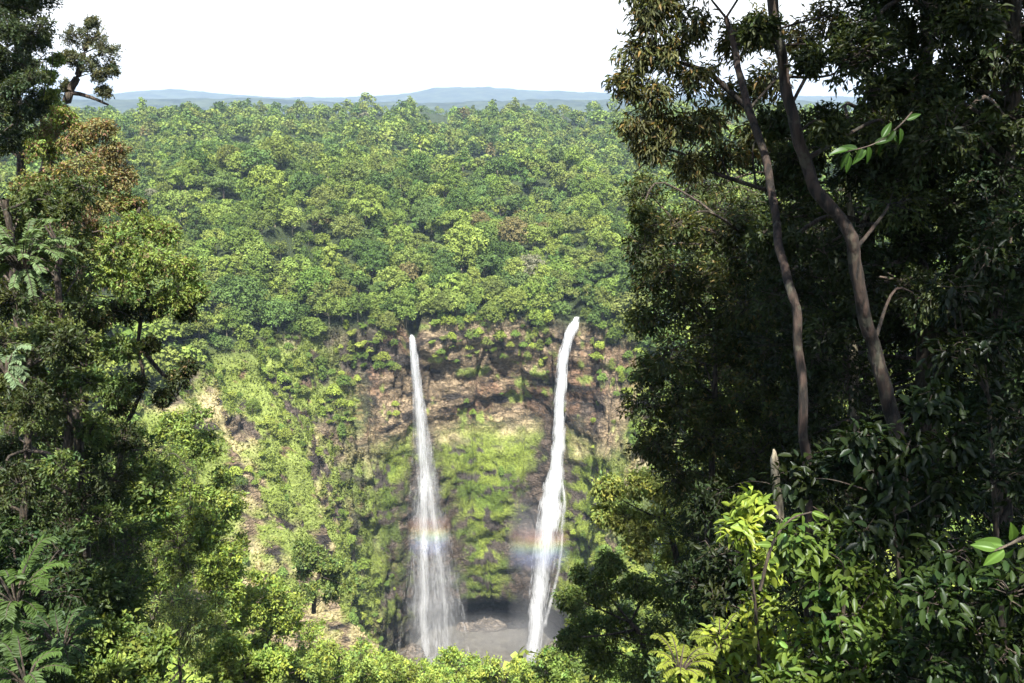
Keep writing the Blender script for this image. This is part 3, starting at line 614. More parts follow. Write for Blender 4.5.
def streaks(pts, parent, name, n, seed, wid=.22, ln=3.0, core=.5, lo=0, bright=1):
    """thousands of separate falling strings of drops round the same line"""
    g = np.random.default_rng(seed); Q = line_of(pts); i = np.minimum((lo + (1 - lo) * g.random(n) ** .85) * 88, 88); i0 = i.astype(int); f = (i - i0)[:, None]
    q = Q[i0] * (1 - f) + Q[i0 + 1] * f
    off = g.normal(size=n) * core; off = np.clip(off, -1.25, 1.25); str_ = vnoise(np.stack([off * 4.2, q[:, 2] / 38, off * 0], 1), seed)
    keep = g.random(n) < sm(str_, .2, .62) * 1.1 + .05; q, off = q[keep], off[keep]; n = len(q)
    P = np.stack([q[:, 0] + off * q[:, 3], q[:, 1] + g.normal(size=n) * q[:, 3] * .4, q[:, 2]], 1)
    slope = (Q[-1, :2] - Q[0, :2]) / (Q[0, 2] - Q[-1, 2])
    D = np.stack([off * q[:, 3] * .008 + slope[0] + .02 * g.normal(size=n), slope[1] + .02 * g.normal(size=n), -np.ones(n)], 1)
    N = norm(np.stack([.5 * g.normal(size=n), -np.ones(n), .2 * np.ones(n)], 1)); s = .5 + g.random(n)
    V, F = place((A_([[0, -.3, 0], [.35, -.5, 0], [1, 0, 0], [.35, .5, .02], [0, .3, 0]]), A_([[0, 1, 3, 4], [1, 2, 3, 3]])[:1]), P, D, N, ln * s, wid * (.5 + g.random(n)))
    V2 = V.reshape(n, 5, 3); F = np.concatenate([A_([[0, 1, 3], [0, 3, 4], [1, 2, 3]])[None] + (np.arange(n) * 5)[:, None, None]]).reshape(-1, 3)
    al = (.35 + .65 * g.random(n)) * bright
    return link(name, mesh(name, V2.reshape(-1, 3), F, M_STREAK, np.repeat(np.repeat(al, 5)[:, None], 3, 1)), parent)
Gf = G.reshape(-1, 3); Gt = TT.ravel(); Gf = Gf[(Gt > 1.5) & (Gt < 8) & (Gf[:, 1] > 270)]
def hug(pts, gap=.9):
    """keeps a fall just clear of the rock it drops past"""
    Q = line_of(pts)[::2]; out = []; y = 1e9
    for q in Q:
        k = Gf[(np.abs(Gf[:, 0] - q[0]) < 1.0 + .6 * q[3]) & (np.abs(Gf[:, 2] - q[2]) < 1.6)]
        yc = k[:, 1].min() if len(k) else 1e9
        y = min(y, yc - gap, q[1] + 2.5) if q[2] < -72 else min(q[1], yc - .4)
        out.append((q[0], y, q[2], q[3]))
    return out
wf = link('waterfall', None); tag(wf, 'thin veil-like left waterfall spreading as it drops down the cliff', 'waterfall', 'twin waterfalls')
LF = [(-34.4, 309, -73.9, .5), (-34.0, 301.5, -74.7, .8), (-33.2, 299, -85, 1.2), (-31.6, 297, -105, 2.1), (-30.5, 295.5, -130, 3.6), (-29.6, 294.5, -155, 5.2), (-28.8, 294, -180, 6.6), (-28.4, 294, -196, 7.2)]
LFm = [(-34.4, 309, -73.9, .45), (-34.0, 301.5, -74.7, .7), (-33.4, 299, -85, .8), (-32.2, 297, -105, 1.1), (-31.2, 295.5, -130, 1.5), (-31.0, 294.2, -155, 1.6), (-32.0, 293.2, -180, 1.5), (-31.0, 292.6, -197, 1.5)]
LFr = [(-31.5, 297, -108, .6), (-29.4, 295.8, -130, 1.0), (-26.6, 294.8, -155, 1.1), (-24.4, 294, -175, 1.1), (-23.6, 294, -196, .9)]
LF = [(x_, y_, z_, w_ * (1 + .45 * sm(A_(-z_), 95, 160))) for x_, y_, z_, w_ in LF]; LF, LFm, LFr = hug(LF, .7), hug(LFm), hug(LFr)
stream(LFm, wf, 'main_stream', M_STREAM, 1, .6); stream(LFr, wf, 'side_stream', M_VEIL, 2, .55)
stream(LF, wf, 'water_veil', M_VEIL, 3, .3)
streaks(LF, wf, 'falling_drops', 6000, 4, .22, 4.0, .62, .05, .36)
wr = link('waterfall', None); tag(wr, 'thick white right waterfall widening to a powerful plume above the pool', 'waterfall', 'twin waterfalls')
RF = [(22.4, 314, -68.6, .9), (21.4, 308, -70.0, 1.1), (19.8, 303.5, -72.5, 1.2), (17.6, 302, -81, 1.4), (16.9, 301, -95, 1.6), (16.5, 299.5, -112, 2.0), (16.2, 298, -123, 2.3), (14.9, 296.8, -130, 3.3), (13.6, 296, -141, 3.5), (11.6, 294, -155, 3.3), (9.6, 291, -170, 2.6), (8.2, 288.5, -184, 2.2), (7.6, 287, -197, 2.4)]
RF = hug(RF, 1.2)
stream(RF, wr, 'main_stream', M_STREAM, 5, 1.0)
RFi = [tuple(A_(p) * A_([1, 1, 1, .6]) + A_([0, -.3, 0, 0])) for p in RF]
stream(RFi, wr, 'inner_stream', M_STREAM, 6, 1.3)
stream([(17.4, 297.5, -124, .4), (18.8, 296.5, -134, .7), (18.0, 295.5, -148, .6), (16.8, 294.5, -160, .6), (14.4, 292, -170, .6), (11.6, 289, -180, .7)], wr, 'side_stream', M_STREAM, 8, .4)
streaks(RF, wr, 'falling_drops', 5200, 9, .24, 3.0, .72, .03, .7)
# rising spray at the feet, each one soft cloud of drops
def spray(name, lobes, dens, colr):
    m, t = newmat(name); v = nn(t, 'ShaderNodeVolumePrincipled'); v.inputs['Color'].default_value = (*colr, 1); v.inputs['Density'].default_value = dens; v.inputs['Anisotropy'].default_value = .1
    o = nn(t, 'ShaderNodeOutputMaterial'); t.links.new(v.outputs[0], o.inputs['Volume'])
    for c, r, lab in [(c_, tuple(A_(r_) * k_), l_) for c_, r_, l_ in lobes for k_ in (1.25, .95, .68, .42)]:
        u = np.linspace(0, np.pi, 17); vv = np.linspace(0, 2 * np.pi, 28, endpoint=False); U, W_ = np.meshgrid(u, vv, indexing='ij')
        S = np.stack([np.sin(U) * np.cos(W_), np.sin(U) * np.sin(W_), np.cos(U)], -1); S = S * (.8 + .5 * fbm(S * 1.6 + c[0], 3, 7))[..., None]
        V = (S * A_(r) + A_(c)).reshape(-1, 3); ii = np.arange(V.shape[0]).reshape(U.shape); i2 = np.roll(ii, -1, 1)
        F = np.stack([ii[:-1], ii[1:], i2[1:], i2[:-1]], -1).reshape(-1, 4)
        tag(link(name, mesh(name, V, F, m, smooth=True)), lab, 'spray', kind='stuff')
spray('spray', [((10, 291, -152), (6.5, 4.5, 15), 'white spray hanging around the lower right waterfall'),
                ((4, 292, -146), (5.5, 4, 14), 'thin spray drifting left of the right waterfall'),
                ((9, 287, -180), (9, 6, 15), 'dense white spray at the foot of the right waterfall'),
                ((-27, 291, -176), (9, 5, 19), 'thin spray at the foot of the left waterfall'),
                ((-6, 300, -191), (20, 14, 5), 'low mist drifting over the plunge pool')], .0075, (.93, .95, 1))
# the rainbow: its light painted as colour bands on a thin sheet before each fall
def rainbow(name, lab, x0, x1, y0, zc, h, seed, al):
    m, t = newmat('painted_rainbow'); L = t.links.new
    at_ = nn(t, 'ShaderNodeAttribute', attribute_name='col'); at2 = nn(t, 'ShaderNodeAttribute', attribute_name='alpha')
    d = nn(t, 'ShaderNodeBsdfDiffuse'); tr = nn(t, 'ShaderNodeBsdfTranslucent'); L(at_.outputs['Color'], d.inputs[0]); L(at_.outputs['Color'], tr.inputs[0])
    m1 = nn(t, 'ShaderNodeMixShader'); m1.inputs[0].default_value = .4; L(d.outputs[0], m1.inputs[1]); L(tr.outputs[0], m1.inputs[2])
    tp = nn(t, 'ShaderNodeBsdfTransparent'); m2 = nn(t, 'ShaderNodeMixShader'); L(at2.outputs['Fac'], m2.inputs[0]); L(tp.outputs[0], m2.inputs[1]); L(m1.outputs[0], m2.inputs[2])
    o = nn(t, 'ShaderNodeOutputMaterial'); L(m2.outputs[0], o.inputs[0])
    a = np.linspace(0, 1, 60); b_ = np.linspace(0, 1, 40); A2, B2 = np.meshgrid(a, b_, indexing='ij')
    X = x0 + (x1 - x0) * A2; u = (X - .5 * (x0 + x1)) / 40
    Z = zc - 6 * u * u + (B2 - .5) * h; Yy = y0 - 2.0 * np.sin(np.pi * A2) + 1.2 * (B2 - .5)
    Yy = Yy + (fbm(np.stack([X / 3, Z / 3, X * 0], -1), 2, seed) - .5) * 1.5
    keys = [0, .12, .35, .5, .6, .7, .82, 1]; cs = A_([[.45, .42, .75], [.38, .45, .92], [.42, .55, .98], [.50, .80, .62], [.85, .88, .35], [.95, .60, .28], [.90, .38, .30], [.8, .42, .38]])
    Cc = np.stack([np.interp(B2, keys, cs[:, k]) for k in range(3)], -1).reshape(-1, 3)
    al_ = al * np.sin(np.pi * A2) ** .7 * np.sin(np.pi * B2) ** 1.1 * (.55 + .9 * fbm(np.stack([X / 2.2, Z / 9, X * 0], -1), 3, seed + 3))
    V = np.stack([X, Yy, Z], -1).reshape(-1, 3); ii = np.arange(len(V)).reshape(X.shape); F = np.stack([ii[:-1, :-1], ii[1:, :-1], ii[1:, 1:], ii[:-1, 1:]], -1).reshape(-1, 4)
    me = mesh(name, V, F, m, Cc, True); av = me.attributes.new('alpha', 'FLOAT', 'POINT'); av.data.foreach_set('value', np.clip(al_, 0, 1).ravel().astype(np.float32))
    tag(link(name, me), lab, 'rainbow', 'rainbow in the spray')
rainbow('rainbow', 'soft painted rainbow band across the thin left waterfall', -36.5, -21.0, 288.5, -143.5, 16, 1, .22)
rainbow('rainbow', 'soft painted rainbow band with blue lower edge beside the right waterfall', -1.5, 20.5, 286.5, -147, 16, 2, .24)

# boulders by the pool
def rock(c, r, seed, lab):
    u = np.linspace(0, np.pi, 22); vv = np.linspace(0, 2 * np.pi, 36, endpoint=False); U, W_ = np.meshgrid(u, vv, indexing='ij')
    S = np.stack([np.sin(U) * np.cos(W_), np.sin(U) * np.sin(W_), np.cos(U)], -1); S = S * (.6 + .8 * fbm(S * 1.8 + seed, 4, seed))[..., None]
    V = (S * A_(r) + A_(c)).reshape(-1, 3); ii = np.arange(V.shape[0]).reshape(U.shape); i2 = np.roll(ii, -1, 1)
    F = np.stack([ii[:-1], ii[1:], i2[1:], i2[:-1]], -1).reshape(-1, 4)
    cc = A_([.145, .12, .095]) * (.5 + fbm(V / 1.2, 3, seed))[:, None]
    tag(link('boulder', mesh('boulder', V, F, M_GROUND, cc, True)), lab, 'boulder', 'wet boulders round the plunge pool')
rock((-9, 315, -196), (8, 4, 4.5), 3, 'long brown boulder at the back of the plunge pool')
rock((-17, 314, -196.5), (5, 3, 3.5), 4, 'brown boulder behind the foot of the left waterfall')
rock((1, 316, -196.5), (5, 3, 3), 5, 'dark boulder in the hollow left of the right waterfall')
rock((-36, 289, -195), (5, 4, 7), 6, 'wet brown boulder left of the left waterfall')
rock((-34, 280, -196), (5, 4, 4), 8, 'low brown boulder in front of the left waterfall')
rock((15, 287, -194), (4, 4, 9), 9, 'mossy boulder right of the right waterfall')

# ------------------------------------------------------------------ the trees round the viewpoint
def ribs(S, E, r0, r1, bend, g):
    """thin three-sided twigs from S to E, one kink each"""
    n = len(S); M = .5 * (S + E) + bend; T = norm(E - S); U = norm(np.cross(T, rnd(n, g))); W = np.cross(T, U); V = []
    for Pp, r in ((S, r0), (M, .6 * (r0 + r1)), (E, r1)):
        for a in (0, 2.094, 4.189): V.append(Pp + (U * math.cos(a) + W * math.sin(a)) * np.reshape(r, (-1, 1)))
    V = np.stack(V, 1).reshape(-1, 3); f = []
    for q in (0, 3):
        for a in range(3): f.append([q + a, q + (a + 1) % 3, q + 3 + (a + 1) % 3, q + 3 + a])
    return V, (A_(f)[None] + (np.arange(n) * 9)[:, None, None]).reshape(-1, 4)
def near_plant(name, label, cat, trunks, lobes, leaf=T_LEAF, ll=.12, lw=.4, twigs=26, per=14, color=(.08, .12, .035), bark=M_BARK, mat=M_LEAF, seed=1,
               droop=.35, flat=.5, group=None, vary=.28, tips=None, limbs=True, hue=.12, dens=1.5, spread=.45):
    """trunks: list of [(x,y,z,r),...]; lobes: list of (centre, radius) in metres. Limbs run to every lobe, twigs fill it, leaves sit on the twigs"""
    g = np.random.default_rng(seed); base = A_(trunks[0][0][:3]); e = link(name, None, loc=base); tag(e, label, cat, group)
    wood = MB(); TP, TR = [], []
    for tr in trunks:
        tr = A_(tr, float); v, f, p_, r_ = tube(tr[:, :3], tr[:, 3], 14 if tr[0, 3] > .06 else 6, noise=.3, seed=seed, sub=10 if len(tr) > 5 else 6); wood.add(v - base, f); TP.append(p_); TR.append(r_)
    TP = np.concatenate(TP); TR = np.concatenate(TR)
    LP, LD, LN, LC, LS = [], [], [], [], []
    if leaf is T_LEAF: twigs, per = int(twigs * dens), int(per * 1.25)
    for li, lb in enumerate(lobes):
        c, rad = A_(lb[0], float), lb[1]; colr = A_(lb[2] if len(lb) > 2 and lb[2] is not None else color, float)
        dd = np.linalg.norm(TP - c, axis=1) + .9 * np.maximum(TP[:, 2] - c[2] + .2 * rad, 0)
        j = int(np.argmin(dd)); a0 = TP[j]; d_ = np.linalg.norm(c - a0)
        mid = a0 * .45 + c * .55 + A_([0, 0, .12 * d_]) + .12 * d_ * g.normal(size=3); r0 = min(TR[j] * .55, .012 + .014 * d_)
        path = [a0, mid, c + g.normal(size=3) * rad * .2, c + norm(c - a0 + 1e-3) * rad * .6]
        if limbs:
            v, f, lp, lr = tube(path, [r0, r0 * .65, r0 * .4, r0 * .15], 6, noise=.2, seed=seed + li); wood.add(v - base, f)
        else: lp = A_(path)
        nt = max(6, int(twigs * (rad ** 1.3 if rad > 1 else 1)))
        d = rnd(nt, g); d[:, 2] *= .8; E = c + d * rad * (.45 + .6 * g.random((nt, 1)) ** .7) * (1 + .5 * (vnoise(d * 2.2 + li * 3.3, seed) - .5))[:, None]
        S = lp[g.integers(len(lp) // 2, len(lp), nt)]; 
        S = S * .6 + (S * .5 + E * .5) * .4
        bend = A_([0, 0, .12]) * np.linalg.norm(E - S, axis=1, keepdims=True) + .06 * rad * g.normal(size=(nt, 3))
        v, f = ribs(S, E, np.full(nt, .006 + .004 * rad), np.full(nt, .003), bend, g); wood.add(v - base, f)
        n = nt * per; k = np.repeat(np.arange(nt), per); tt = (.35 + .68 * g.random(n) ** .75)[:, None]
        q = np.where(tt < .5, S[k] + (.5 * (S + E) + bend - S)[k] * tt * 2, (.5 * (S + E) + bend)[k] + (E - .5 * (S + E) - bend)[k] * (tt * 2 - 1))
        T = norm(E - S)[k]; q = q + g.normal(size=(n, 3)) * ll * spread
        D = norm(T * .7 + rnd(n, g) * .9 + A_([0, 0, -droop])); outd = norm(q - c)
        N = norm(A_([0, 0, 1.]) * flat + outd * .45 + rnd(n, g) * .6)
        LP.append(q); LD.append(D); LN.append(N); LS.append(ll * (.6 + .7 * g.random(n)))
        lt = .85 + .3 * g.random(); tc_ = (1 + vary * g.normal(size=(nt, 1)))[k] * (1 + vary * .6 * g.normal(size=(n, 1))) * lt
        h_ = (hue * g.normal(size=nt))[k] + hue * .5 * g.normal(size=n)
        cc = colr * np.clip(tc_, .35, 2) * np.stack([1 + h_, 1 + .25 * h_, 1 - .5 * h_], 1)
        if tips is not None:
            tp = g.random(n) < tips[0]; cc[tp] = A_(tips[1]) * (.7 + .6 * g.random((int(tp.sum()), 1)))
        LC.append(cc)
    LP, LD, LN, LC, LS = map(np.concatenate, (LP, LD, LN, LC, LS))
    V, F = place(leaf, LP, LD, LN, LS, LS * lw); nv = len(leaf[0])
    link('crown', mesh(name + '_crown', V - base, F, mat, np.clip(np.repeat(LC, nv, 0), .004, .9)), e)
    link('trunk' if cat == 'tree' else 'stem', wood.mesh(name + '_trunk', bark, True), e)
    near_plant.count += len(LP)
    return e
near_plant.count = 0
def PX(*a):                           # (px, py, distance) -> point, and radius in pixels there -> metres
    return [(at(x, y, D), r * scale_at(x, y, D), *rest) for x, y, D, r, *rest in a]
def TK(D, pts):                       # trunk points (px, py, radius in px[, own distance])
    out = []
    for p_ in pts:
        d_ = p_[3] if len(p_) > 3 else D
        out.append((*at(p_[0], p_[1], d_), p_[2] * scale_at(p_[0], p_[1], d_)))
    return out
def fill(x0, y0, x1, y1, D0, D1, r, n, g, colr=None):
    """n lobes spread over a stretch of crown"""
    o = []; k = 0
    while len(o) < n:
        u, v = (k * .7548776662) % 1, (k * .5698402910) % 1; k += 1
        x, y = x0 + (x1 - x0) * u + g.normal() * r * .2, y0 + (y1 - y0) * v + g.normal() * r * .2
        o.append((x, y, g.uniform(D0, D1), r * g.uniform(.7, 1.3), colr))
    return o
g = np.random.default_rng(50)
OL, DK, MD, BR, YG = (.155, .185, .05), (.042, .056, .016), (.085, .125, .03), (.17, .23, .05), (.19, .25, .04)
RB = (.21, .175, .085)
# --- left side, far to near
near_plant('rainforest_tree', 'small round dark crown on a crooked branch against the sky, upper left', 'tree',
    [TK(34, [(30, 420, 9), (38, 250, 7), (48, 150, 5), (68, 98, 4), (80, 72, 3), (88, 40, 2)]), TK(34, [(70, 94, 2.6), (92, 98, 1.6), (108, 104, 1)])],
    PX((76, 38, 34, 16), (95, 38, 34, 16), (86, 62, 34, 15), (108, 52, 34, 14), (100, 75, 34, 13), (70, 58, 33.5, 10), (112, 70, 34, 9), (104, 92, 34, 8), (92, 22, 34, 8), (66, 86, 34, 7)), ll=.10, lw=.42, twigs=26, per=21, color=(.09, .10, .05), seed=2, droop=.1)
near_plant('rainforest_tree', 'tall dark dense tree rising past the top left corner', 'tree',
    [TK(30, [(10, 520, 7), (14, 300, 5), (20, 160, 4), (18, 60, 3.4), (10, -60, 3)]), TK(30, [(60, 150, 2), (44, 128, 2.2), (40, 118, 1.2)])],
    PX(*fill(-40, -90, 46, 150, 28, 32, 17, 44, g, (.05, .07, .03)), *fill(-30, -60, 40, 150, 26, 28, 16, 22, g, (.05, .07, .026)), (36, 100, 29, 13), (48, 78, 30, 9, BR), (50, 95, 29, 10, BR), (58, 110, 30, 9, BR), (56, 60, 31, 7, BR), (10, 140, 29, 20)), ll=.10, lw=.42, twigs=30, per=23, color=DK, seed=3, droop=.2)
near_plant('rainforest_tree', 'large olive tree with reddish brown shoots over its crown, left side', 'tree',
    [TK(27, [(66, 560, 6), (72, 420, 5.5), (80, 330, 5), (84, 260, 4), (92, 200, 3), (100, 160, 2)]), TK(26, [(84, 300, 4), (120, 240, 3), (140, 210, 2)])],
    PX((75, 140, 27, 20, (.19, .19, .065)), (100, 130, 27, 15, (.19, .18, .07)), (112, 155, 27, 17, (.19, .18, .075)), (85, 170, 26, 22, (.18, .18, .06)), (120, 180, 27, 18, (.19, .18, .07)), (60, 180, 26, 22, OL), (95, 205, 26, 22, (.18, .17, .06)),
        (45, 150, 27, 20, BR), (62, 118, 27, 14, BR), (50, 130, 28, 12, OL), (130, 205, 27, 14, OL), (30, 190, 26, 22, OL), (70, 215, 25, 20, (.14, .11, .06)), (45, 225, 25, 12, RB), (105, 235, 26, 20, OL)),
    ll=.10, lw=.42, twigs=34, per=22, color=OL, seed=4, dens=2.2, tips=(.2, (.25, .14, .08)))
near_plant('rainforest_tree', 'spreading sunlit green tree with layered leafy boughs, left of the gorge', 'tree',
    [TK(24, [(112, 560, 3), (122, 440, 2.4), (144, 385, 2), (139, 345, 1.9), (147, 300, 2.0), (150, 250, 1.6)]), TK(24, [(143, 345, 2.5), (160, 372, 2), (172, 380, 1.8), (178, 395, 1)])],
    PX((140, 225, 24, 20), (165, 235, 24, 17), (120, 245, 23, 22), (155, 262, 23, 24), (185, 270, 24, 17), (130, 285, 23, 24), (170, 298, 23.5, 22), (195, 292, 24, 13), (108, 275, 23, 20), (150, 310, 24, 18, DK), (120, 312, 24, 18, DK), (185, 312, 24, 12, DK),
        (80, 250, 23, 20, OL), (70, 290, 23, 20, OL), (95, 320, 23, 18, DK), (128, 350, 23, 13), (135, 385, 23.5, 13, DK), (118, 405, 23, 14, DK), (150, 345, 23.5, 10, DK), (178, 380, 24, 12, DK), (165, 398, 24, 11, DK), (188, 366, 24, 8, DK)), ll=.10, lw=.42, twigs=36, per=18, color=(.16, .22, .05), seed=5, dens=2.2, tips=(.08, (.2, .14, .07)))
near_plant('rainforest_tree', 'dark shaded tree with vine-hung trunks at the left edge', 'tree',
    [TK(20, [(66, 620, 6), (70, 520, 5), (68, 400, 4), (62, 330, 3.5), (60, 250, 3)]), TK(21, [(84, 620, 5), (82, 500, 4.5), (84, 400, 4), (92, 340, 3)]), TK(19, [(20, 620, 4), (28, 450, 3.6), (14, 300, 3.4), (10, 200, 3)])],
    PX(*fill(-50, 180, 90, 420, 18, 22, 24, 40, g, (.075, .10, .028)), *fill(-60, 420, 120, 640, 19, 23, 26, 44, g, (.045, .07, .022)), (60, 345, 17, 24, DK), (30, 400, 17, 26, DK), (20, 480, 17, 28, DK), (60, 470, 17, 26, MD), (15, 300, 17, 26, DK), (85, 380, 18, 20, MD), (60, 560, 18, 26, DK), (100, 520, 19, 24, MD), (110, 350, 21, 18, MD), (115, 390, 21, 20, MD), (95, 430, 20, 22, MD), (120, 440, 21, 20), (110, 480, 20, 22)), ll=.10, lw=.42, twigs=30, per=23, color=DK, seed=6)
for i, (x, y, D, r_, cc, lab) in enumerate([
    (135, 470, 36, 34, (.11, .16, .038), 'dark green tree halfway down the left bank, below the dark shaded crown'),
    (185, 430, 66, 24, (.16, .22, .048), 'small green tree in front of the grassy left slope'),
    (175, 520, 50, 36, (.17, .24, .045), 'broad leafy tree on the lower left bank'),
    (212, 500, 66, 26, (.18, .235, .05), 'upright green tree between the left bank and the grassy slope'),
    (110, 560, 28, 40, (.10, .15, .035), 'dark bushy tree low on the left bank'),
    (235, 575, 66, 30, (.21, .28, .05), 'bright green tree low on the left slope'),
    (268, 615, 74, 32, (.23, .30, .055), 'lime green tree low on the left slope'),
    (318, 560, 120, 22, (.14, .19, .045), 'slender dark tree standing alone on the pale left slope'),
    (300, 655, 82, 30, (.24, .31, .055), 'lime green tree at the bottom edge, left of the pool')]):
    q_ = g.normal() * .5; tr = TK(D, [(x - 4, y + r_ * 2.4, 2.2), (x + q_ * r_, y + r_ * 1.3, 1.9), (x - q_ * r_ * .5, y + r_ * .5, 1.5), (x, y - r_ * .4, .9)])
    lb = [(x + r_ * a_ * math.cos(q), y + r_ * .9 * a_ * math.sin(q), D + g.normal() * r_ * scale_at(x, y, D) * .5, r_ * g.uniform(.38, .55)) for q, a_ in [(g.random() * 6.28, math.sqrt((j + .4) / 14)) for j in range(14)]] + [(x + r_ * g.normal() * .45, y + r_ * g.uniform(.7, 1.8), D * g.uniform(.97, 1.03), r_ * g.uniform(.3, .45)) for j in range(9)]
    near_plant('bank_tree', lab, 'tree', [tr], PX(*lb), ll=.15 * (1 + D / 60), lw=.5, twigs=18, per=11, color=cc, seed=60 + i, droop=.2)
for i, (x, y, D, r_, cc, lab) in enumerate([
    (180, 640, 42, 56, (.21, .265, .075), 'big feathery light green bush at the bottom left'),
    (120, 655, 17, 40, (.15, .21, .045), 'leafy green bush left of the big feathery bush'),
    (90, 600, 20, 34, (.07, .11, .03), 'dark bush under the left bank trees'),
    (245, 668, 30, 34, (.20, .27, .05), 'yellow green bush right of the big feathery bush'),
    (350, 672, 66, 36, (0.230, 0.302, 0.061), 'pale lime bush at the bottom, first from the left'),
    (405, 680, 72, 30, (0.253, 0.325, 0.066), 'pale lime bush at the bottom, below the left waterfall'),
    (455, 676, 78, 28, (0.230, 0.314, 0.061), 'lime bush at the bottom, in front of the pool'),
    (505, 682, 74, 26, (0.265, 0.325, 0.066), 'lime bush at the bottom, below the right waterfall'),
    (548, 676, 66, 26, (0.207, 0.280, 0.055), 'green bush at the bottom, right of the right waterfall'),
    (590, 664, 50, 34, (.13, .19, .04), 'feathery green bush at the foot of the right bank')]):
    tr = TK(D, [(x, y + r_ * 2.2, 2.2), (x, y + r_ * .8, 1.6), (x, y, 1)])
    lb = [(x + r_ * 1.25 * a_ * math.cos(q), y + r_ * .75 * a_ * math.sin(q), D + g.normal() * r_ * scale_at(x, y, D) * .5, r_ * g.uniform(.32, .5)) for q, a_ in [(j * 2.4 + g.random(), math.sqrt((j + .4) / 13)) for j in range(13)]]
    near_plant('bush', lab, 'bush', [tr], PX(*lb), ll=.10 * (1 + D / 38), lw=.5 if i else .3, twigs=22, per=13, color=cc, seed=80 + i, droop=.05, flat=.9)

# --- right side
near_plant('leaning_tree', 'leaning reddish brown trunk crossing the right side, the thickest there', 'tree',
    [TK(13, [(905, 560, 7.5), (893, 410, 7), (872, 325, 6.4), (852, 258, 6.2), (836, 225, 6.4), (812, 170, 6), (796, 118, 5.6), (782, 60, 5.4), (772, 0, 5.2), (762, -120, 7), (750, -300, 5)])],
    PX(*fill(760, -420, 1000, -60, 10, 17, 46, 22, g), (810, 60, 12.6, 16), (760, 30, 12.6, 18), (830, 130, 12.6, 14), (860, 60, 13, 40), (880, 130, 14, 36), (900, 210, 14, 36), (920, 300, 14, 36)), ll=.11, lw=.36, twigs=26, per=16, color=DK, bark=M_RED, seed=7)
near_plant('slender_tree', 'slender reddish trunk with narrow drooping leaves against the sky', 'tree',
    [TK(16, [(808, 640, 5.5, 12.5), (805, 510, 5, 12.6), (801, 400, 4.6, 12.8), (793, 300, 4.4, 13.2), (772, 200, 4, 14.2), (751, 110, 3.8, 15.2), (736, 60, 3, 15.8), (724, 20, 2.4, 16)]), TK(16, [(750, 110, 3), (700, 70, 2.5), (660, 60, 1.5)]), TK(16, [(768, 190, 2.5), (720, 175, 2), (670, 150, 1.2), (635, 172, .6)])],
    PX((650, 20, 16, 24), (640, 55, 16, 22), (672, 55, 16, 24), (628, 85, 16, 17), (655, 95, 16, 24), (690, 25, 16, 26), (700, 80, 16, 26), (640, 125, 16, 19), (672, 130, 16, 22), (705, 125, 16, 24), (735, 40, 16.5, 24), (740, 95, 17, 24),
       (650, 150, 16, 13), (690, 165, 16, 20), (725, 160, 16.5, 24), (760, 30, 17, 26), (770, 80, 17, 24), (660, 5, 16, 24), (640, -10, 16, 20), (700, -30, 16, 30), (750, -40, 16, 30), (800, 40, 17, 24), (830, 20, 17, 26), (760, 140, 17, 24)),
    ll=.14, lw=.26, twigs=30, per=13, color=(.085, .095, .035), bark=M_RED, seed=8, droop=.7, tips=(.1, (.22, .15, .05)))
near_plant('rainforest_tree', 'tall dark leafy tree filling the edge of the right bank beside the falls', 'tree',
    [TK(22, [(775, 600, 4.5), (776, 520, 4.5), (768, 400, 4), (760, 310, 4), (752, 240, 3)]), TK(22, [(705, 620, 3), (712, 480, 3), (716, 330, 2)])],
    PX(*fill(650, 200, 790, 500, 20, 24, 26, 56, g, (.055, .07, .02)), (655, 230, 22, 20), (640, 215, 22, 12), (650, 270, 22, 22), (645, 320, 22, 20), (655, 370, 22, 22), (668, 420, 22, 22), (660, 455, 22, 14)),
    ll=.14, lw=.38, twigs=28, per=13, color=(.065, .085, .022), seed=9, droop=.4, tips=(.06, (.18, .14, .05)))
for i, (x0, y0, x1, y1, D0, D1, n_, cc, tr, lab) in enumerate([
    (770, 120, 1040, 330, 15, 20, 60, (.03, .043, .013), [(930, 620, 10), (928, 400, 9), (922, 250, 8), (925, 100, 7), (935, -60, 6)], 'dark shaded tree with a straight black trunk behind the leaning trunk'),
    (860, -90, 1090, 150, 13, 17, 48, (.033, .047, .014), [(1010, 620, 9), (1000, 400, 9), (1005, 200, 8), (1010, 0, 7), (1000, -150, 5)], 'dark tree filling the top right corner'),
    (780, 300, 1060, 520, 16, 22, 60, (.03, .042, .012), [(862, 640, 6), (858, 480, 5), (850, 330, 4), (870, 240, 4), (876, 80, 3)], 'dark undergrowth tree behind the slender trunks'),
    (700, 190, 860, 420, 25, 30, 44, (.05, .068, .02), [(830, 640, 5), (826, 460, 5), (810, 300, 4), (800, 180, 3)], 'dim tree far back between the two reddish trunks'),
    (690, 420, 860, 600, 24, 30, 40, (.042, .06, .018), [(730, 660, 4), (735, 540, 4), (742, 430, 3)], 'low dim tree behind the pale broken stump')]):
    near_plant('shaded_tree', lab, 'tree', [TK(.5 * (D0 + D1), tr)], PX(*fill(x0, y0, x1, y1, D0, D1, 34, n_, g)), ll=.12, lw=.42, twigs=28, per=17, color=cc, seed=20 + i)
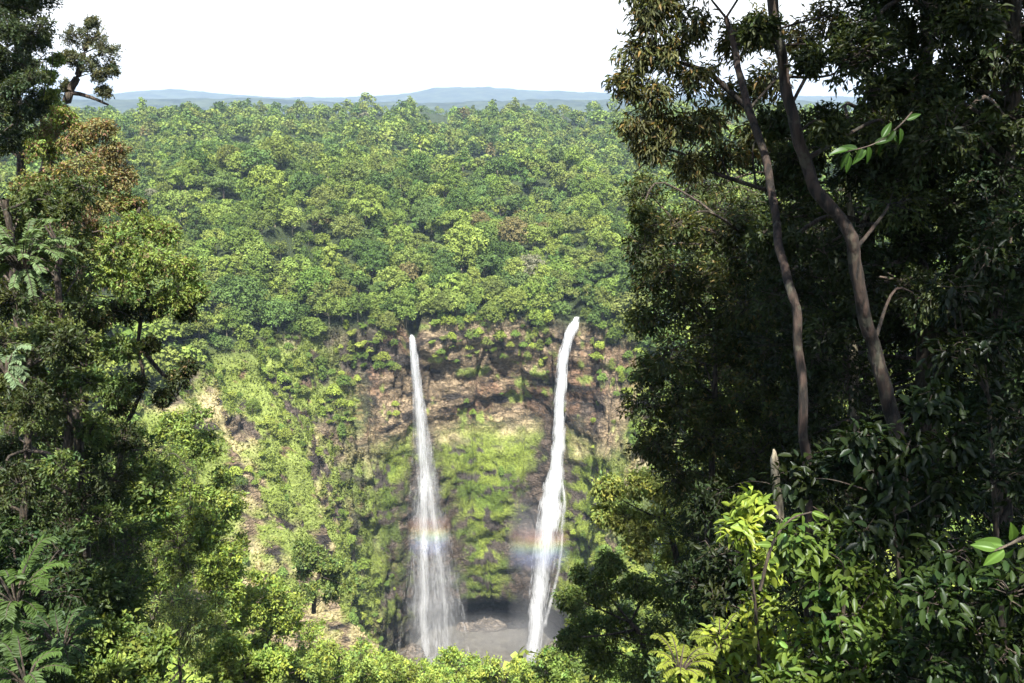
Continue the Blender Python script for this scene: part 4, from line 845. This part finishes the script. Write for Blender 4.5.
# unseen trees added beside the viewpoint so their canopies shade the right bank
for i, (x, y, z, R_, n_, lab) in enumerate([(10.5, 9.5, 11, 6.0, 40, 'tall unseen tree added to shade the right bank'), (17, 5, 12, 7, 40, 'second tall unseen tree added to shade the far right of the bank'), (7.6, -1, 11, 3.6, 16, 'small unseen tree added to shade the nearest bushes on the right')]):
    L_ = []
    for j in range(n_):
        a_ = j * 2.4; rr = R_ * math.sqrt((j + .5) / n_); L_.append(((x + rr * math.cos(a_), y + rr * math.sin(a_), z + 2 - .06 * rr * rr + g.normal() * .8), 1.35))
    near_plant('added_shade_tree', lab, 'tree', [[(x + 3.5, y - 1.5, -8, .3), (x + 3, y - 1, 0, .26), (x + 1, y, 6, .2), (x, y, z, .12)]], L_, ll=.24, lw=.5, twigs=16, per=11, color=DK, seed=40 + i)
# thickets that fill the ground between the trunks
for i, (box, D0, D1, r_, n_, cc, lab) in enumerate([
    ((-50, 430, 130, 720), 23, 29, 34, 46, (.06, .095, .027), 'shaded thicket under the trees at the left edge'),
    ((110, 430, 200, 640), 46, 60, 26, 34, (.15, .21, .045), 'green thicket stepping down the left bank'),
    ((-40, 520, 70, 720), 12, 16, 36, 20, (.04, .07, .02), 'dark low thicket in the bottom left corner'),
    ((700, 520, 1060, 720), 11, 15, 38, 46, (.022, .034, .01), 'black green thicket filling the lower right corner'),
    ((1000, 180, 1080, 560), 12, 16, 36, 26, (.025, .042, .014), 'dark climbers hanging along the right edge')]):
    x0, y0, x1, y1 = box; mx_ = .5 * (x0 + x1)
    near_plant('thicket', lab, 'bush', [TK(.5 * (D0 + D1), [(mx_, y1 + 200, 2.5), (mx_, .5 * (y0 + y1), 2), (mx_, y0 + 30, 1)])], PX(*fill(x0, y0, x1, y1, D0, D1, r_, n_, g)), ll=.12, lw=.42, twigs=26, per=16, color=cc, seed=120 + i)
# pale forked tree and stump
near_plant('pale_tree', 'small tree with pale forked trunk catching the sun behind the leaning trunk', 'tree',
    [TK(17, [(850, 560, 4), (853, 380, 4), (856, 290, 4), (855, 250, 4), (848, 205, 3), (846, 190, 2)]), TK(17, [(856, 250, 3), (866, 215, 2.6), (880, 190, 2)])],
    PX((850, 175, 17, 20), (882, 178, 17, 20), (840, 215, 17.5, 14)), ll=.13, lw=.4, twigs=14, per=10, color=DK, bark=M_PALE, seed=12)
st = TK(12, [(779, 570, 5.5), (778, 530, 5), (776, 490, 4.6), (775.5, 462, 4.2), (775, 455, 2.6), (774, 449, .8)])
v, f, _, _ = tube(A_(st)[:, :3], A_(st)[:, 3], 12, noise=.1, seed=4)
tag(link('tree_stump', mesh('tree_stump', v, f, M_PALE, smooth=True)), 'pale broken stump standing upright among the bushes, lower right', 'stump')
# the right bank in front of the falls
for i, (lbs, tr, D, cc, ll_, lab, tp) in enumerate([
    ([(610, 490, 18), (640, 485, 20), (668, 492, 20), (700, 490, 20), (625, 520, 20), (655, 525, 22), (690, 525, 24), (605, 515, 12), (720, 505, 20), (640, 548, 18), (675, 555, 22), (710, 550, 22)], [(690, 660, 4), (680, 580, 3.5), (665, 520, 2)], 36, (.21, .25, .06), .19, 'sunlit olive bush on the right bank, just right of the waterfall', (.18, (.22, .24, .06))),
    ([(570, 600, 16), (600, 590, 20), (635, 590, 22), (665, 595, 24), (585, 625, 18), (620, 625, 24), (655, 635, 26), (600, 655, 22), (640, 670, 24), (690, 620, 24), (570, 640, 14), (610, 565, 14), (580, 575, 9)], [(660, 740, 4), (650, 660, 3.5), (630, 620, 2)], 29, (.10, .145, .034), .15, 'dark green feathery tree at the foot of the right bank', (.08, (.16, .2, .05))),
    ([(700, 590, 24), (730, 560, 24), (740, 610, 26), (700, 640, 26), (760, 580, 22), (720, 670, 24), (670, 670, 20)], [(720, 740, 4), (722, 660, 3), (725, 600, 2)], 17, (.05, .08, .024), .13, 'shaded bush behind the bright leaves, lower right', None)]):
    near_plant('bush', lab, 'bush', [TK(D, tr)], PX(*[(a_, b_, D + g.normal() * .6, r_) for a_, b_, r_ in lbs]), ll=ll_, lw=.42, twigs=30, per=13, color=cc, seed=14 + i, tips=tp, dens=(3.2, 3.2, 1.6)[i])
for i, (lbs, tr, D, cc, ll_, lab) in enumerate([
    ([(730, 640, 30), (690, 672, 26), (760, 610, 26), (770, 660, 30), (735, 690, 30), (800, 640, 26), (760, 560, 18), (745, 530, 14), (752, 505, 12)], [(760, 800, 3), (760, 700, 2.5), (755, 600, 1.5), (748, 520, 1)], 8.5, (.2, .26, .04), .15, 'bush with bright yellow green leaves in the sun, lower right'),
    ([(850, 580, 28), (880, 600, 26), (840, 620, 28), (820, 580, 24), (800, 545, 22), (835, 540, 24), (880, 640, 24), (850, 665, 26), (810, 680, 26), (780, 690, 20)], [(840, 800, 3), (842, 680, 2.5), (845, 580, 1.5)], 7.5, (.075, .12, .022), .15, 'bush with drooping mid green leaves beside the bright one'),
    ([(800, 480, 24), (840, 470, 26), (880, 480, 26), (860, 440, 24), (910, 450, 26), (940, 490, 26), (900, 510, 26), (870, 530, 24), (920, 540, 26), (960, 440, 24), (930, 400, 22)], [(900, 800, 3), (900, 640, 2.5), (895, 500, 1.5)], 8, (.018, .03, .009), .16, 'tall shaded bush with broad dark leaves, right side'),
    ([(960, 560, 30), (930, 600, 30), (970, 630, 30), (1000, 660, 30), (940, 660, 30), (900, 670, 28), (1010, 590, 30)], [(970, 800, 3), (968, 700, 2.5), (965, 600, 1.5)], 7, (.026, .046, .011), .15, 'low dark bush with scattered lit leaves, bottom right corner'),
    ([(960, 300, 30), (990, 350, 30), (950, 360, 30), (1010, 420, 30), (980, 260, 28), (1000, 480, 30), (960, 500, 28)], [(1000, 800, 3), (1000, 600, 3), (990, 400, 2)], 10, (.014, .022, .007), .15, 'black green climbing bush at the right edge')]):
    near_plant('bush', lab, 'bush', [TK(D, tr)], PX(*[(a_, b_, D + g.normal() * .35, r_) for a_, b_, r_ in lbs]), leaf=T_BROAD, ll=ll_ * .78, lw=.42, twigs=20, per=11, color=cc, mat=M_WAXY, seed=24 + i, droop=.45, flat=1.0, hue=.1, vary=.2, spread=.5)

# feathery leaved plants: fronds with paired leaflets
def fronds(name, label, cat, base, tips_, nleaf, ll, lw, color, seed, sag=.25, mat=M_LEAF):
    g = np.random.default_rng(seed); base = A_(base); e = link(name, None, loc=base); tag(e, label, cat); wood = MB()
    for tip in tips_:
        LP, LD, LN = [], [], []
        tip = A_(tip[0]) if len(tip) == 2 and not np.isscalar(tip[0]) else A_(tip); start = base
        d = tip - start; Ln = np.linalg.norm(d); p_ = [start, start + d * .35 + A_([0, 0, sag * Ln]), start + d * .72 + A_([0, 0, sag * Ln * .8]), tip]
        v, f, pp, _ = tube(p_, [.012, .008, .006, .002], 5, sub=7); wood.add(v - base, f)
        tt = np.linspace(.35, 1, nleaf); q = np.stack([np.interp(tt * (len(pp) - 1), np.arange(len(pp)), pp[:, k]) for k in range(3)], 1)
        T = norm(np.gradient(q, axis=0)); S = norm(np.cross(T, A_([0, 0, 1.]) + .1 * g.normal(size=3))); up = np.cross(S, T)
        for sgn in (-1, 1):
            LP.append(q); LD.append(norm(T * .55 + S * sgn + A_([0, 0, -.18]) + .12 * g.normal(size=q.shape))); LN.append(norm(up + .25 * g.normal(size=q.shape)))
        LP, LD, LN = map(np.concatenate, (LP, LD, LN)); n = len(LP); s = ll * (.8 + .4 * g.random(n))
        V, F = place(T_BROAD, LP, LD, LN, s, s * lw)
        link('frond', mesh(name + '_frond', V - base, F, mat, np.repeat(A_(color) * g.uniform(.75, 1.25) * (.8 + .4 * g.random((n, 1))), len(T_BROAD[0]), 0)), e)
    link('stem', wood.mesh(name + '_stem', M_BARK, True), e)
def fan(px_, py_, D, n, Rp, g, up=.3):
    c = at(px_, py_, D); s = scale_at(px_, py_, D) * Rp; o = []
    for i in range(n):
        a_ = i * 2.4 + g.random(); r_ = .6 + .5 * g.random(); o.append(c + A_([math.cos(a_) * s * r_, math.sin(a_) * s * r_ * .8, s * (up * g.normal() + .1)]))
    return c, o
for x, y, D, n_, Rp, ll_, cc, lab in [
    (22, 255, 13, 64, 56, .13, (.12, .18, .07), 'pale feathery leaved sapling at the left edge, upper of two'),
    (4, 365, 9, 14, 26, .12, (.17, .24, .13), 'very pale feathery leaves at the left edge, lower of two'),
    (14, 590, 8, 18, 52, .15, (.07, .12, .028), 'fern-like plant with long dark leaflets in the bottom left corner'),
    (60, 640, 9, 16, 46, .13, (.05, .09, .028), 'low shaded fern beside the bottom left corner plant'),
    (24, 672, 7, 14, 46, .12, (.07, .12, .03), 'small fern at the very bottom left'),
    (680, 665, 8, 20, 34, .09, (.22, .26, .04), 'yellow feathery sprig low in front of the bright leaved bush'),
    (720, 640, 8.5, 14, 30, .09, (.20, .25, .04), 'yellow feathery sprig beside the bright leaved bush')]:
    c, tp = fan(x, y, D, n_, Rp, g); fronds('fern', lab, 'plant', c - A_([0, 0, .35 * Rp * scale_at(x, y, D)]), tp, 22, ll_ * .62, .28, cc, int(x))
# hanging sprays of large leaves close to the viewer
def spray_of(name, label, D, stem, leafs, ll, lw, color, seed):
    g = np.random.default_rng(seed); st = A_(TK(D, stem)); base = st[0, :3]; e = link(name, None, loc=base); tag(e, label, 'branch')
    v, f, _, _ = tube(st[:, :3], st[:, 3], 6); P_ = []; D_ = []; N_ = []
    for x, y, dx, dy in leafs:
        P_.append(at(x, y, D)); D_.append([dx, .25 * g.normal(), -dy]); N_.append([.3 * g.normal(), -.75, .7 + .2 * g.normal()])
    P_, D_, N_ = A_(P_), A_(D_), A_(N_); n = len(P_); s = ll * (.8 + .4 * g.random(n))
    for i in range(n):
        V, F = place(T_BIG, P_[i:i + 1], D_[i:i + 1], N_[i:i + 1], s[i:i + 1], s[i:i + 1] * lw)
        link('leaf', mesh(name + '_leaf', V - base, F, M_WAXY, BIG_TINT * A_(color)[None] * g.uniform(.6, 1.2), True), e)
    link('stem', mesh(name + '_stem', v - base, f, M_BARK, smooth=True), e)
spray_of('leafy_branch', 'branch with big glossy oval leaves reaching in at the right edge', 3.4, [(1070, 500, 3), (1035, 530, 2), (1008, 545, 1.5), (990, 552, 1)],
    [(1006, 546, -1, .0), (1004, 550, -.8, .6), (1012, 540, -.3, -1), (1014, 548, .2, 1), (1022, 534, .6, -.8), (1024, 545, .9, .7), (996, 549, -1, -.15), (1030, 530, .3, -1)], .10, .52, (.075, .14, .022), 3)
spray_of('leafy_branch', 'sprig of bright backlit leaves hanging in front of the leaning trunk', 6, [(912, 112, .8), (897, 128, .8), (874, 144, .7), (845, 152, .5)],
    [(848, 150, -1, .1), (850, 152, -.5, 1), (862, 148, -.4, 1), (868, 146, .2, 1), (880, 140, .3, 1), (858, 150, -1, -.3), (850, 156, -.2, 1.2), (866, 150, -.9, .9), (884, 142, -.3, 1), (895, 130, -.6, .9), (906, 120, .8, -.4), (882, 138, .6, -1), (890, 134, .8, .5), (900, 128, .2, 1), (874, 144, 1, -.4)], .11, .42, (.035, .075, .013), 4)
spray_of('leafy_branch', 'second sprig of green leaves above the bright leaved bush', 7, [(760, 590, 2), (772, 545, 1.5), (790, 520, 1), (812, 512, .8)],
    [(772, 545, -1, -.2), (776, 540, .2, -1), (788, 522, -.8, .6), (790, 520, .9, -.3), (802, 515, .2, 1), (812, 512, 1, .2), (812, 512, .6, .8), (766, 560, 1, .3), (764, 575, -1, .4)], .13, .42, (.10, .16, .028), 5)
print('near leaves', near_plant.count)
